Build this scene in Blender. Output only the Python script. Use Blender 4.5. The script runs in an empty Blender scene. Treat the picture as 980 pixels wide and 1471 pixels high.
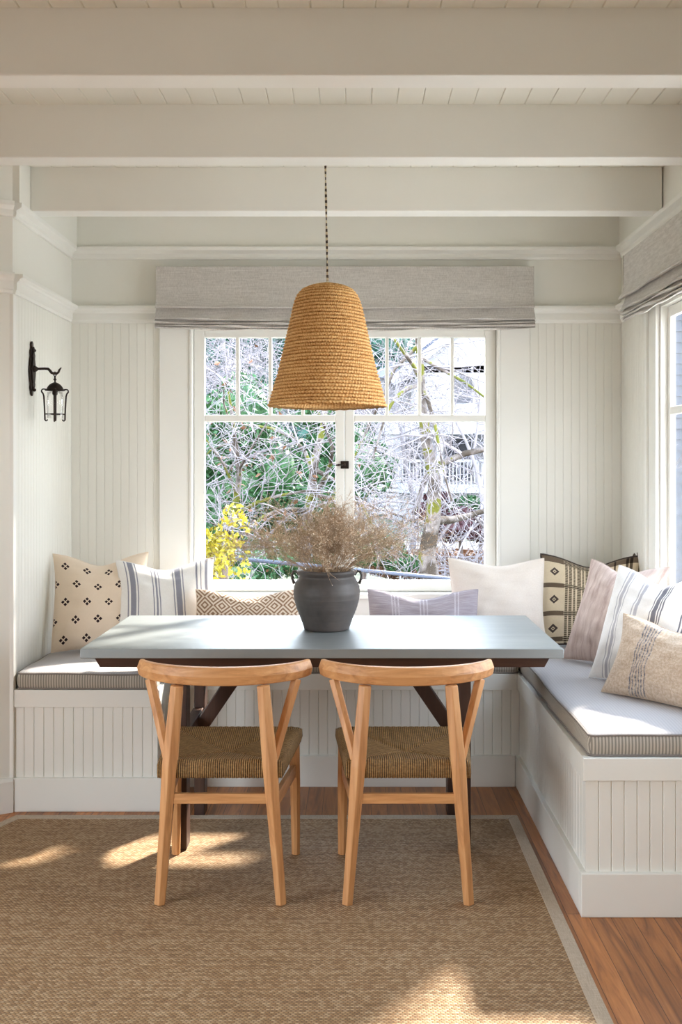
import bpy, bmesh, math, random
from mathutils import Vector, Matrix, Euler
R = math.radians
random.seed(7)
sc = bpy.context.scene
COL = sc.collection

# ------------------------------------------------------------ camera
cd = bpy.data.cameras.new('camera'); cam = bpy.data.objects.new('camera', cd); COL.objects.link(cam)
cam.location = (0, 0, 1.4); cam.rotation_euler = (R(90), 0, 0)
cd.sensor_fit = 'VERTICAL'; cd.sensor_height = 36; cd.sensor_width = 24
cd.lens = 36 * 1500 / 1471
cd.shift_x = -20 / 1471; cd.shift_y = -67.5 / 1471
cd.clip_start = 0.05; cd.clip_end = 300
sc.camera = cam

# ------------------------------------------------------------ sky, sun, exposure
SKY = 11
w = bpy.data.worlds.new('sky'); sc.world = w; w.use_nodes = True
nt = w.node_tree; nt.nodes.clear()
wo = nt.nodes.new('ShaderNodeOutputWorld'); bg = nt.nodes.new('ShaderNodeBackground')
tc = nt.nodes.new('ShaderNodeTexCoord'); sp = nt.nodes.new('ShaderNodeSeparateXYZ'); cr = nt.nodes.new('ShaderNodeValToRGB')
cr.color_ramp.elements[0].position = 0.0; cr.color_ramp.elements[0].color = (0.93, 0.97, 1.0, 1)
cr.color_ramp.elements[1].position = 0.8; cr.color_ramp.elements[1].color = (0.62, 0.78, 1.0, 1)
nt.links.new(tc.outputs['Generated'], sp.inputs[0]); nt.links.new(sp.outputs['Z'], cr.inputs[0])
nt.links.new(cr.outputs[0], bg.inputs[0]); bg.inputs[1].default_value = SKY
nt.links.new(bg.outputs[0], wo.inputs[0])

sl = bpy.data.lights.new('sun', 'SUN'); sl.energy = 25; sl.angle = R(3.5); sl.color = (1.0, 0.93, 0.82)
so = bpy.data.objects.new('sun', sl); COL.objects.link(so)
SUN = Vector((0.57 * math.cos(R(35.5)), 0.82 * math.cos(R(35.5)), math.sin(R(35.5)))).normalized()
so.rotation_euler = SUN.to_track_quat('Z', 'Y').to_euler(); so.location = (6, 12, 9)

def portal(loc, rot, sx, sy):
    l = bpy.data.lights.new('window_portal', 'AREA'); l.shape = 'RECTANGLE'; l.size = sx; l.size_y = sy
    l.cycles.is_portal = True
    o = bpy.data.objects.new('window_portal', l); COL.objects.link(o); o.location = loc; o.rotation_euler = rot
portal((-.05, 5.2, 1.42), (R(-90), 0, 0), 1.5, 1.3)
portal((1.42, 3.65, 1.42), (R(90), 0, R(90)), 1.6, 1.3)
portal((-2.47, 1.25, .95), (R(90), 0, R(-90)), 2.1, 1.88)

sc.view_settings.view_transform = 'Standard'; sc.view_settings.look = 'None'
sc.view_settings.gamma = 1; sc.view_settings.use_curve_mapping = False
sc.view_settings.exposure = 0.0
sc.cycles.use_denoising = True
sc.cycles.max_bounces = 10; sc.cycles.diffuse_bounces = 7; sc.cycles.transparent_max_bounces = 16
sc.cycles.caustics_reflective = False; sc.cycles.caustics_refractive = False
sc.cycles.sample_clamp_indirect = 8

# ------------------------------------------------------------ node helpers
class NT:
    def __init__(s, name):
        s.m = bpy.data.materials.new(name); s.m.use_nodes = True; s.t = s.m.node_tree; s.t.nodes.clear()
        s.out = s.t.nodes.new('ShaderNodeOutputMaterial')
    def put(s, sock, v):
        if isinstance(v, bpy.types.NodeSocket): s.t.links.new(v, sock)
        elif v is not None:
            if hasattr(sock.default_value, '__len__') and isinstance(v, (tuple, list)) and len(v) == 3 and len(sock.default_value) == 4: v = (*v, 1)
            sock.default_value = v
    def n(s, typ, **kw):
        nd = s.t.nodes.new(typ)
        for k, v in kw.items(): setattr(nd, k, v)
        return nd
    def ma(s, op, a, b=None, c=None):
        nd = s.n('ShaderNodeMath', operation=op)
        s.put(nd.inputs[0], a)
        if b is not None: s.put(nd.inputs[1], b)
        if c is not None: s.put(nd.inputs[2], c)
        return nd.outputs[0]
    def obj(s): return s.n('ShaderNodeTexCoord').outputs['Object']
    def uv(s): return s.n('ShaderNodeTexCoord').outputs['UV']
    def sep(s, v):
        nd = s.n('ShaderNodeSeparateXYZ'); s.put(nd.inputs[0], v); return nd.outputs
    def comb(s, x, y, z):
        nd = s.n('ShaderNodeCombineXYZ'); s.put(nd.inputs[0], x); s.put(nd.inputs[1], y); s.put(nd.inputs[2], z); return nd.outputs[0]
    def map(s, v, scale=(1, 1, 1), rot=(0, 0, 0), loc=(0, 0, 0)):
        nd = s.n('ShaderNodeMapping'); s.put(nd.inputs[0], v)
        nd.inputs['Scale'].default_value = scale; nd.inputs['Rotation'].default_value = rot; nd.inputs['Location'].default_value = loc
        return nd.outputs[0]
    def noise(s, v, scale=5, detail=3, rough=.5, dist=0):
        nd = s.n('ShaderNodeTexNoise'); s.put(nd.inputs['Vector'], v)
        nd.inputs['Scale'].default_value = scale; nd.inputs['Detail'].default_value = detail
        nd.inputs['Roughness'].default_value = rough; nd.inputs['Distortion'].default_value = dist
        return nd.outputs[0]
    def ramp(s, f, stops, const=False):
        nd = s.n('ShaderNodeValToRGB'); s.put(nd.inputs[0], f)
        cr = nd.color_ramp
        if const: cr.interpolation = 'CONSTANT'
        while len(cr.elements) > 1: cr.elements.remove(cr.elements[-1])
        cr.elements[0].position = stops[0][0]; cr.elements[0].color = (*stops[0][1], 1)
        for p, c in stops[1:]:
            e = cr.elements.new(p); e.color = (*c, 1)
        return nd.outputs[0]
    def mix(s, f, a, b, mode='MIX'):
        nd = s.n('ShaderNodeMix', data_type='RGBA', blend_type=mode)
        s.put(nd.inputs[0], f); s.put(nd.inputs[6], a); s.put(nd.inputs[7], b)
        return nd.outputs[2]
    def bump(s, h, strength=.3, dist=.01):
        nd = s.n('ShaderNodeBump'); s.put(nd.inputs['Height'], h)
        nd.inputs['Strength'].default_value = strength; nd.inputs['Distance'].default_value = dist
        return nd.outputs[0]
    def bsdf(s, col, rough=.5, metal=0, normal=None, sheen=0, spec=.5, trans=0):
        b = s.n('ShaderNodeBsdfPrincipled')
        s.put(b.inputs['Base Color'], col); s.put(b.inputs['Roughness'], rough); s.put(b.inputs['Metallic'], metal)
        b.inputs['Specular IOR Level'].default_value = spec
        if sheen: b.inputs['Sheen Weight'].default_value = sheen
        if normal is not None: s.put(b.inputs['Normal'], normal)
        s.t.links.new(b.outputs[0], s.out.inputs[0])
        return s.m
def g(v):  # sRGB 0..255 -> linear
    return tuple(((c / 255) / 12.92 if c / 255 <= .04045 else ((c / 255 + .055) / 1.055) ** 2.4) for c in v)

def paint(name, col, rough=.45, var=.03):
    s = NT(name); o = s.obj()
    f = s.noise(o, 3, 4)
    c = s.mix(f, tuple(x * (1 - var) for x in col), tuple(min(1, x * (1 + var)) for x in col))
    return s.bsdf(c, rough, normal=s.bump(s.noise(o, 60, 3), .06, .002))
WALL = paint('wall_paint', (.79, .782, .728))
TRIM = paint('trim_paint', (.812, .808, .768), .35)
BENCH = paint('bench_paint', (.79, .785, .735), .4)
CEIL = paint('ceiling_paint', (.74, .74, .675), .5)

def wood(name, c1, c2, c3, axis=2, rough=.45, sc1=1.0):
    s = NT(name); o = s.obj()
    scl = [26 * sc1, 26 * sc1, 26 * sc1]; scl[axis] = 1.8 * sc1
    m = s.map(o, tuple(scl)); f = s.noise(m, 1.0, 6, .6, 1.5)
    scl2 = [140, 140, 140]; scl2[axis] = 6
    f2 = s.noise(s.map(o, tuple(scl2)), 1.0, 3, .6)
    f3 = s.noise(o, 5, 2)
    c = s.ramp(f, [(.28, c1), (.5, c2), (.74, c3)])
    c = s.mix(s.ma('MULTIPLY', f2, .35), c, tuple(x * .55 for x in c1))
    c = s.mix(s.ma('MULTIPLY', f3, .3), c, c3)
    return s.bsdf(c, rough, normal=s.bump(f2, .12, .002))
CW = (g((160, 104, 58)), g((205, 146, 92)), g((226, 174, 120)))
CHAIR_V = wood('chair_wood_upright', *CW, axis=2)
CHAIR_X = wood('chair_wood_rail', *CW, axis=0)
CHAIR_Y = wood('chair_wood_side', *CW, axis=1)
DW = (g((44, 27, 20)), g((66, 42, 32)), g((86, 58, 44)))
DARK_V = wood('dark_wood_upright', *DW, axis=2)
DARK_X = wood('dark_wood_rail', *DW, axis=0)

def floor_mat():
    s = NT('oak_floor'); o = s.obj(); X, Y, Z = s.sep(o)
    pw = .066
    ix = s.ma('FLOOR', s.ma('DIVIDE', X, pw))
    wn = s.n('ShaderNodeTexWhiteNoise', noise_dimensions='1D'); s.put(wn.inputs['W'], ix)
    yy = s.ma('ADD', s.ma('DIVIDE', Y, 1.1), s.ma('MULTIPLY', wn.outputs[0], 7.3))
    iy = s.ma('FLOOR', yy)
    wn2 = s.n('ShaderNodeTexWhiteNoise', noise_dimensions='2D'); s.put(wn2.inputs['Vector'], s.comb(ix, iy, 0))
    rnd = wn2.outputs[0]
    ov = s.comb(s.ma('ADD', X, s.ma('MULTIPLY', rnd, 9)), s.ma('ADD', Y, s.ma('MULTIPLY', rnd, 5)), Z)
    f = s.noise(s.map(ov, (22, 1.6, 1)), 1, 6, .6, 2.2)
    f2 = s.noise(s.map(ov, (160, 8, 1)), 1, 3, .6)
    c = s.ramp(f, [(.3, g((132, 80, 42))), (.5, g((184, 118, 64))), (.72, g((208, 142, 84)))])
    tone = s.ma('ADD', .72, s.ma('MULTIPLY', rnd, .5))
    c = s.mix(1.0, c, s.comb(tone, tone, tone), 'MULTIPLY')
    c = s.mix(s.ma('MULTIPLY', f2, .3), c, g((90, 52, 26)))
    fx = s.ma('ABSOLUTE', s.ma('SUBTRACT', s.ma('FRACT', s.ma('DIVIDE', X, pw)), .5))
    fy = s.ma('ABSOLUTE', s.ma('SUBTRACT', s.ma('FRACT', yy), .5))
    gx = s.ma('MAXIMUM', s.ma('GREATER_THAN', fx, .482), s.ma('GREATER_THAN', fy, .4988))
    c = s.mix(s.ma('MULTIPLY', gx, .75), c, g((52, 28, 14)))
    h = s.ma('SUBTRACT', s.ma('MULTIPLY', f2, .25), gx)
    return s.bsdf(c, s.ma('ADD', .28, s.ma('MULTIPLY', f, .15)), normal=s.bump(h, .25, .002))
FLOOR = floor_mat()

def rug_mat():
    s = NT('sisal_weave'); o = s.obj(); X, Y, Z = s.sep(o)
    px, py = .012, .0075
    row = s.ma('FLOOR', s.ma('DIVIDE', Y, py))
    xo = s.ma('ADD', s.ma('DIVIDE', X, px), s.ma('MULTIPLY', s.ma('MODULO', row, 2.0), .5))
    fx = s.ma('SUBTRACT', s.ma('FRACT', xo), .5); fy = s.ma('SUBTRACT', s.ma('FRACT', s.ma('DIVIDE', Y, py)), .5)
    r = s.ma('ADD', s.ma('MULTIPLY', s.ma('MULTIPLY', fx, fx), 3.0), s.ma('MULTIPLY', s.ma('MULTIPLY', fy, fy), 3.6))
    h = s.ma('SUBTRACT', 1.0, r)
    wn = s.n('ShaderNodeTexWhiteNoise', noise_dimensions='2D'); s.put(wn.inputs['Vector'], s.comb(s.ma('FLOOR', xo), row, 0))
    streak = s.noise(s.map(o, (2.5, 60, 1)), 1, 4, .6)
    fib = s.noise(o, 420, 2)
    t = s.ma('ADD', s.ma('MULTIPLY', wn.outputs[0], .35), s.ma('ADD', s.ma('MULTIPLY', streak, .5), s.ma('MULTIPLY', fib, .35)))
    c = s.ramp(t, [(.25, g((120, 90, 60))), (.55, g((182, 144, 102))), (.9, g((224, 196, 158)))])
    c = s.mix(s.ma('MULTIPLY', s.ma('SUBTRACT', 1.0, s.ma('MINIMUM', 1.0, s.ma('MAXIMUM', h, 0))), .75), c, g((74, 56, 42)))
    return s.bsdf(c, .62, normal=s.bump(s.ma('ADD', h, s.ma('MULTIPLY', fib, .3)), .5, .003), spec=.3)
RUG = rug_mat()

def fabric(name, c1, c2=None, weave=700, rough=.9, bump=.25, slub=.25):
    s = NT(name); o = s.obj()
    c2 = c2 or tuple(x * .8 for x in c1)
    a = s.noise(s.map(o, (weave, weave * .06, weave * .3)), 1, 2)
    b = s.noise(s.map(o, (weave * .05, weave, weave)), 1, 2)
    f = s.ma('MULTIPLY', s.ma('ADD', a, b), .5)
    c = s.mix(s.ramp(f, [(.35, (0, 0, 0)), (.65, (1, 1, 1))]), c2, c1)
    return s.bsdf(c, rough, normal=s.bump(f, bump, .002), sheen=.1, spec=.15)
SHADE = fabric('blind_linen', g((206, 202, 197)), g((178, 173, 168)), 300)
TAPE = fabric('rug_binding', g((196, 180, 160)), g((166, 150, 130)))

def uvfab(name, fn, rough=.9, weave=.35, bump=.2, wscale=260):
    """fabric whose pattern is woven in the cloth's own u,v"""
    s = NT(name); U, V, _ = s.sep(s.uv())
    col = fn(s, U, V)
    n1 = s.noise(s.map(s.uv(), (wscale, wscale * .12, 1)), 1, 2); n2 = s.noise(s.map(s.uv(), (wscale * .12, wscale, 1)), 1, 2)
    f = s.ma('MULTIPLY', s.ma('ADD', n1, n2), .5)
    k = s.ma('ADD', 1 - weave * .5, s.ma('MULTIPLY', f, weave))
    col = s.mix(1.0, col, s.comb(k, k, k), 'MULTIPLY')
    return s.bsdf(col, rough, normal=s.bump(f, bump, .002), sheen=.15, spec=.1)

def stripes(base, lst):
    """lst of (u0, u1, colour), sorted"""
    st = [(0.0, base)]
    for a, b, c in lst: st += [(a, c), (b, base)]
    return st
GREY = g((120, 120, 130)); LG = g((186, 184, 190)); WH = g((232, 228, 220))
def pat_motif(s, U, V):
    vv = s.ma('MULTIPLY', V, 5.2); row = s.ma('FLOOR', vv)
    uu = s.ma('ADD', s.ma('MULTIPLY', U, 4.3), s.ma('MULTIPLY', s.ma('MODULO', row, 2.0), .5))
    a = s.ma('ABSOLUTE', s.ma('SUBTRACT', s.ma('FRACT', uu), .5)); b = s.ma('ABSOLUTE', s.ma('MULTIPLY', s.ma('SUBTRACT', s.ma('FRACT', vv), .5), .84))
    q = .115
    d1 = s.ma('ADD', s.ma('ABSOLUTE', s.ma('SUBTRACT', a, q)), b); d2 = s.ma('ADD', a, s.ma('ABSOLUTE', s.ma('SUBTRACT', b, q)))
    m = s.ma('LESS_THAN', s.ma('MINIMUM', d1, d2), .083)
    return s.mix(m, g((226, 208, 186)), g((52, 38, 40)))
P_MOTIF = uvfab('cream_motif_cloth', pat_motif, weave=.15)
def pat_s1(s, U, V):
    L = []
    for x, w_ in ((.07, .012), (.10, .055), (.17, .012), (.33, .012), (.36, .02), (.395, .012), (.55, .012), (.575, .06), (.65, .012), (.80, .02), (.85, .012), (.90, .03)):
        L.append((x, x + w_, g((138, 138, 148))))
    return s.ramp(U, stripes(g((226, 223, 218)), L), True)
P_STR1 = uvfab('white_grey_stripe_cloth', pat_s1)
def pat_kilim(s, U, V):
    uu = s.ma('MULTIPLY', U, 6.0); vv = s.ma('MULTIPLY', V, 3.4)
    a = s.ma('ABSOLUTE', s.ma('SUBTRACT', s.ma('FRACT', uu), .5)); b = s.ma('ABSOLUTE', s.ma('SUBTRACT', s.ma('FRACT', vv), .5))
    d = s.ma('ADD', a, b)
    f = s.ma('FRACT', s.ma('MULTIPLY', d, 4.0)); m = s.ma('GREATER_THAN', f, .52)
    return s.mix(m, g((222, 206, 188)), g((146, 116, 92)))
P_KILIM = uvfab('brown_lattice_cloth', pat_kilim)
def pat_mauve(s, U, V):
    L = [(x, x + .012, g((206, 200, 208))) for x in (.2, .23, .26, .46, .49, .52, .78, .81)]
    c = s.ramp(U, stripes(g((158, 148, 156)), L), True)
    f = s.noise(s.map(s.uv(), (6, 90, 1)), 1, 3)
    return s.mix(s.ramp(f, [(.4, (0, 0, 0)), (.65, (1, 1, 1))]), c, g((184, 176, 184)))
P_MAUVE = uvfab('mauve_grey_cloth', pat_mauve)
P_CREAM = uvfab('cream_linen_cloth', lambda s, U, V: g((230, 220, 210)) if False else s.mix(s.noise(s.map(s.uv(), (60, 60, 1)), 1, 3), g((220, 208, 198)), g((234, 226, 218))), weave=.15)
def pat_plaid(s, U, V):
    D = g((78, 68, 64)); B = g((212, 196, 168))
    L = [(x, x + w_, D) for x, w_ in ((.24, .026), (.28, .03), (.325, .022), (.365, .04), (.415, .022), (.45, .03), (.56, .04), (.64, .03), (.74, .02), (.86, .03), (.90, .03))]
    Lv = [(x, x + w_, D) for x, w_ in ((.02, .05), (.30, .05), (.62, .05), (.92, .08))]
    a = s.ramp(U, stripes((1, 1, 1), [(p, q, (.16, .14, .13)) for p, q, _ in L]), True)
    b = s.ramp(V, stripes((1, 1, 1), [(p, q, (.22, .19, .18)) for p, q, _ in Lv]), True)
    c = s.mix(1.0, B, a, 'MULTIPLY'); c = s.mix(1.0, c, b, 'MULTIPLY')
    dash = s.ma('GREATER_THAN', s.ma('FRACT', s.ma('MULTIPLY', V, 46.0)), .55)
    zone = s.ma('MULTIPLY', s.ma('GREATER_THAN', U, .23), s.ma('LESS_THAN', U, .50))
    c = s.mix(s.ma('MULTIPLY', s.ma('MULTIPLY', dash, zone), .55), c, B)
    pu = s.ma('ABSOLUTE', s.ma('SUBTRACT', U, .13)); pv = s.ma('ABSOLUTE', s.ma('SUBTRACT', s.ma('FRACT', s.ma('MULTIPLY', V, 3.1)), .5))
    d = s.ma('ADD', s.ma('MULTIPLY', pu, 14.0), s.ma('MULTIPLY', pv, 4.6))
    ring = s.ma('MULTIPLY', s.ma('LESS_THAN', d, .72), s.ma('GREATER_THAN', d, .3)); dot = s.ma('LESS_THAN', d, .16)
    c = s.mix(s.ma('MAXIMUM', ring, dot), c, D)
    return c
P_PLAID = uvfab('dark_plaid_cloth', pat_plaid, weave=.4)
def pat_pink(s, U, V):
    f = s.noise(s.map(s.uv(), (16, 2, 1)), 1, 3)
    c = s.ramp(f, [(.35, g((176, 154, 146))), (.5, g((196, 176, 167))), (.7, g((210, 194, 186)))])
    return s.mix(s.ramp(s.noise(s.map(s.uv(), (120, 10, 1)), 1, 2), [(.5, (0, 0, 0)), (.7, (.5, .5, .5))]), c, g((220, 202, 196)))
P_PINK = uvfab('dusty_pink_cloth', pat_pink)
def pat_s2(s, U, V):
    L = []
    for x, w_, c in ((.14, .01, LG), (.17, .03, LG), (.215, .01, LG), (.34, .014, LG), (.37, .03, LG), (.55, .012, GREY), (.575, .05, GREY), (.635, .012, GREY), (.66, .01, GREY), (.84, .012, GREY), (.87, .05, GREY), (.93, .012, GREY)):
        L.append((x, x + w_, c))
    return s.ramp(U, stripes(g((238, 236, 234)), L), True)
P_STR2 = uvfab('bright_white_stripe_cloth', pat_s2)
def pat_linen(s, U, V):
    L = [(x, x + .012, g((104, 104, 116))) for x in (.235, .26, .285, .31, .335, .36)]
    c = s.ramp(U, stripes(g((190, 168, 146)), L), True)
    f = s.noise(s.map(s.uv(), (50, 30, 1)), 1, 4, .7)
    return s.mix(s.ramp(f, [(.42, (0, 0, 0)), (.62, (.8, .8, .8))]), c, g((216, 200, 182)))
P_LINEN = uvfab('natural_linen_cloth', pat_linen, weave=.5, bump=.5, wscale=180)

def cushion_mat():
    s = NT('ticking_cushion_cloth'); o = s.obj(); X, Y, Z = s.sep(o)
    nn = s.n('ShaderNodeNewGeometry'); NX, NY, NZ = s.sep(nn.outputs['Normal'])
    useY = s.ma('GREATER_THAN', s.ma('ABSOLUTE', NX), .6)
    t = s.ma('ADD', s.ma('MULTIPLY', X, s.ma('SUBTRACT', 1.0, useY)), s.ma('MULTIPLY', Y, useY))
    st = s.ma('GREATER_THAN', s.ma('FRACT', s.ma('DIVIDE', t, .0105)), .5)
    top = s.ma('GREATER_THAN', NZ, .55)
    side = s.mix(st, g((186, 178, 164)), g((140, 134, 126)))
    tp = s.mix(s.ma('MULTIPLY', st, .22), g((182, 178, 178)), g((142, 140, 146)))  # top tinted cooler than the sides, window light put into the colour
    f = s.noise(s.map(o, (500, 500, 500)), 1, 2)
    c = s.mix(top, side, tp)
    return s.bsdf(c, .9, normal=s.bump(f, .15, .002), sheen=.1, spec=.1)
TICK = cushion_mat()
PIPE = fabric('piping_cloth', g((138, 130, 124)))

def zinc():
    s = NT('zinc_top'); o = s.obj()
    f = s.noise(o, 2.2, 4, .6); f2 = s.noise(s.map(o, (3, 40, 40)), 1, 4, .6)
    c = s.ramp(f, [(.3, (.26, .285, .29)), (.7, (.34, .365, .365))])
    r = s.ma('ADD', .34, s.ma('MULTIPLY', f2, .16))
    return s.bsdf(c, r, .5, normal=s.bump(f2, .03, .002), spec=.3)
ZINC = zinc()
def plain(name, col, rough=.5, metal=0, bump=0, scale=40, spec=.5, var=.15):
    s = NT(name); o = s.obj(); f = s.noise(o, scale, 4)
    c = s.mix(f, tuple(x * (1 - var) for x in col), tuple(min(1, x * (1 + var)) for x in col))
    return s.bsdf(c, rough, metal, normal=s.bump(f, bump, .004) if bump else None, spec=spec)
IRON = plain('dark_bronze', g((52, 42, 38)), .45, .7, .3, 80)
def clay():
    s = NT('grey_clay'); o = s.obj(); f = s.noise(o, 7, 5, .6); f2 = s.noise(s.map(o, (4, 4, 70)), 1, 3)
    c = s.ramp(f, [(.3, g((60, 56, 54))), (.55, g((82, 76, 73))), (.75, g((98, 88, 82)))])
    return s.bsdf(c, .55, normal=s.bump(s.ma('ADD', f2, s.ma('MULTIPLY', f, .6)), .25, .004))
CLAY = clay()
def straw(name, c1, c2, c3, ang=0):
    s = NT(name); o = s.obj(); X, Y, Z = s.sep(o)
    th = s.ma('ARCTAN2', Y, X)
    u = s.ma('ADD', s.ma('MULTIPLY', th, 36.0), s.ma('MULTIPLY', Z, 260.0))
    tw = s.ma('SINE', u)
    f = s.noise(o, 130, 4, .7); f2 = s.noise(s.map(o, (8, 8, 90)), 1, 3)
    t = s.ma('ADD', s.ma('MULTIPLY', f, .65), s.ma('ADD', s.ma('MULTIPLY', tw, .09), s.ma('MULTIPLY', f2, .32)))
    c = s.ramp(t, [(.28, c1), (.5, c2), (.7, c3)])
    return s.bsdf(c, .75, normal=s.bump(s.ma('ADD', s.ma('MULTIPLY', tw, .4), f), .7, .005), spec=.25)
def coil():
    s = NT('coiled_straw'); o = s.obj(); U, V, _ = s.sep(s.uv())
    rv = s.ma('DIVIDE', V, .0132); row = s.ma('FLOOR', rv); fr = s.ma('ABSOLUTE', s.ma('SUBTRACT', s.ma('FRACT', rv), .5))   # 0 mid of coil, .5 groove
    tw = s.ma('SINE', s.ma('ADD', s.ma('MULTIPLY', U, 330.0), s.ma('ADD', s.ma('MULTIPLY', row, 2.4), s.ma('MULTIPLY', fr, 4.0))))
    f = s.noise(o, 150, 4, .75); f2 = s.noise(s.map(o, (9, 9, 75)), 1, 3)
    t = s.ma('ADD', s.ma('MULTIPLY', f, .85), s.ma('ADD', s.ma('MULTIPLY', tw, .05), s.ma('MULTIPLY', f2, .25)))
    t = s.ma('SUBTRACT', t, s.ma('MULTIPLY', s.ma('MULTIPLY', fr, fr), 1.1))  # grooves between coils darkened, their shade put into the colour
    c = s.ramp(t, [(.22, g((122, 76, 36))), (.42, g((204, 146, 82))), (.62, g((242, 202, 142)))])
    return s.bsdf(c, .75, normal=s.bump(s.ma('ADD', s.ma('MULTIPLY', tw, .3), f), .8, .004), spec=.25)
STRAW = coil()
def seatcord():
    s = NT('woven_paper_cord'); o = s.obj(); X, Y, Z = s.sep(o)
    ax = s.ma('DIVIDE', s.ma('ABSOLUTE', X), .215); ay = s.ma('DIVIDE', s.ma('ABSOLUTE', s.ma('SUBTRACT', Y, .20)), .205)
    side = s.ma('GREATER_THAN', ax, ay)
    t = s.ma('ADD', s.ma('MULTIPLY', Y, side), s.ma('MULTIPLY', X, s.ma('SUBTRACT', 1.0, side)))
    u = s.ma('MULTIPLY', t, 2 * math.pi / .0068)
    h = s.ma('ABSOLUTE', s.ma('SINE', s.ma('MULTIPLY', u, .5)))
    f = s.noise(o, 160, 3, .6); f3 = s.noise(s.map(o, (40, 40, 200)), 1, 2)
    tt = s.ma('ADD', s.ma('MULTIPLY', h, .42), s.ma('ADD', s.ma('MULTIPLY', f, .4), s.ma('MULTIPLY', f3, .2)))
    c = s.ramp(tt, [(.28, g((50, 34, 18))), (.58, g((128, 96, 58))), (.92, g((194, 156, 104)))])
    return s.bsdf(c, .7, normal=s.bump(s.ma('ADD', h, s.ma('MULTIPLY', f, .5)), .8, .004), spec=.25)
CORD = seatcord()
def glass():
    s = NT('window_glass')
    tr = s.n('ShaderNodeBsdfTransparent'); gl = s.n('ShaderNodeBsdfGlossy'); gl.inputs['Roughness'].default_value = .02
    lw = s.n('ShaderNodeLayerWeight'); lw.inputs[0].default_value = .25
    mx = s.n('ShaderNodeMixShader'); s.t.links.new(s.ma('MULTIPLY', lw.outputs['Fresnel'], .35), mx.inputs[0])
    s.t.links.new(tr.outputs[0], mx.inputs[1]); s.t.links.new(gl.outputs[0], mx.inputs[2])
    s.t.links.new(mx.outputs[0], s.out.inputs[0]); return s.m
GLASS = glass()
def twist_cord():
    s = NT('twisted_flex'); o = s.obj(); X, Y, Z = s.sep(o)
    f = s.ma('GREATER_THAN', s.ma('SINE', s.ma('MULTIPLY', Z, 2 * math.pi / .022)), 0)
    return s.bsdf(s.mix(f, g((60, 46, 36)), g((196, 180, 150))), .7)
FLEX = twist_cord()
DRY = plain('dried_flower', g((178, 154, 128)), .9, 0, 0, 90, .1, .35)
DRYH = plain('dried_seed_head', g((220, 204, 184)), .9, 0, 0, 60, .1, .3)

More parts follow.
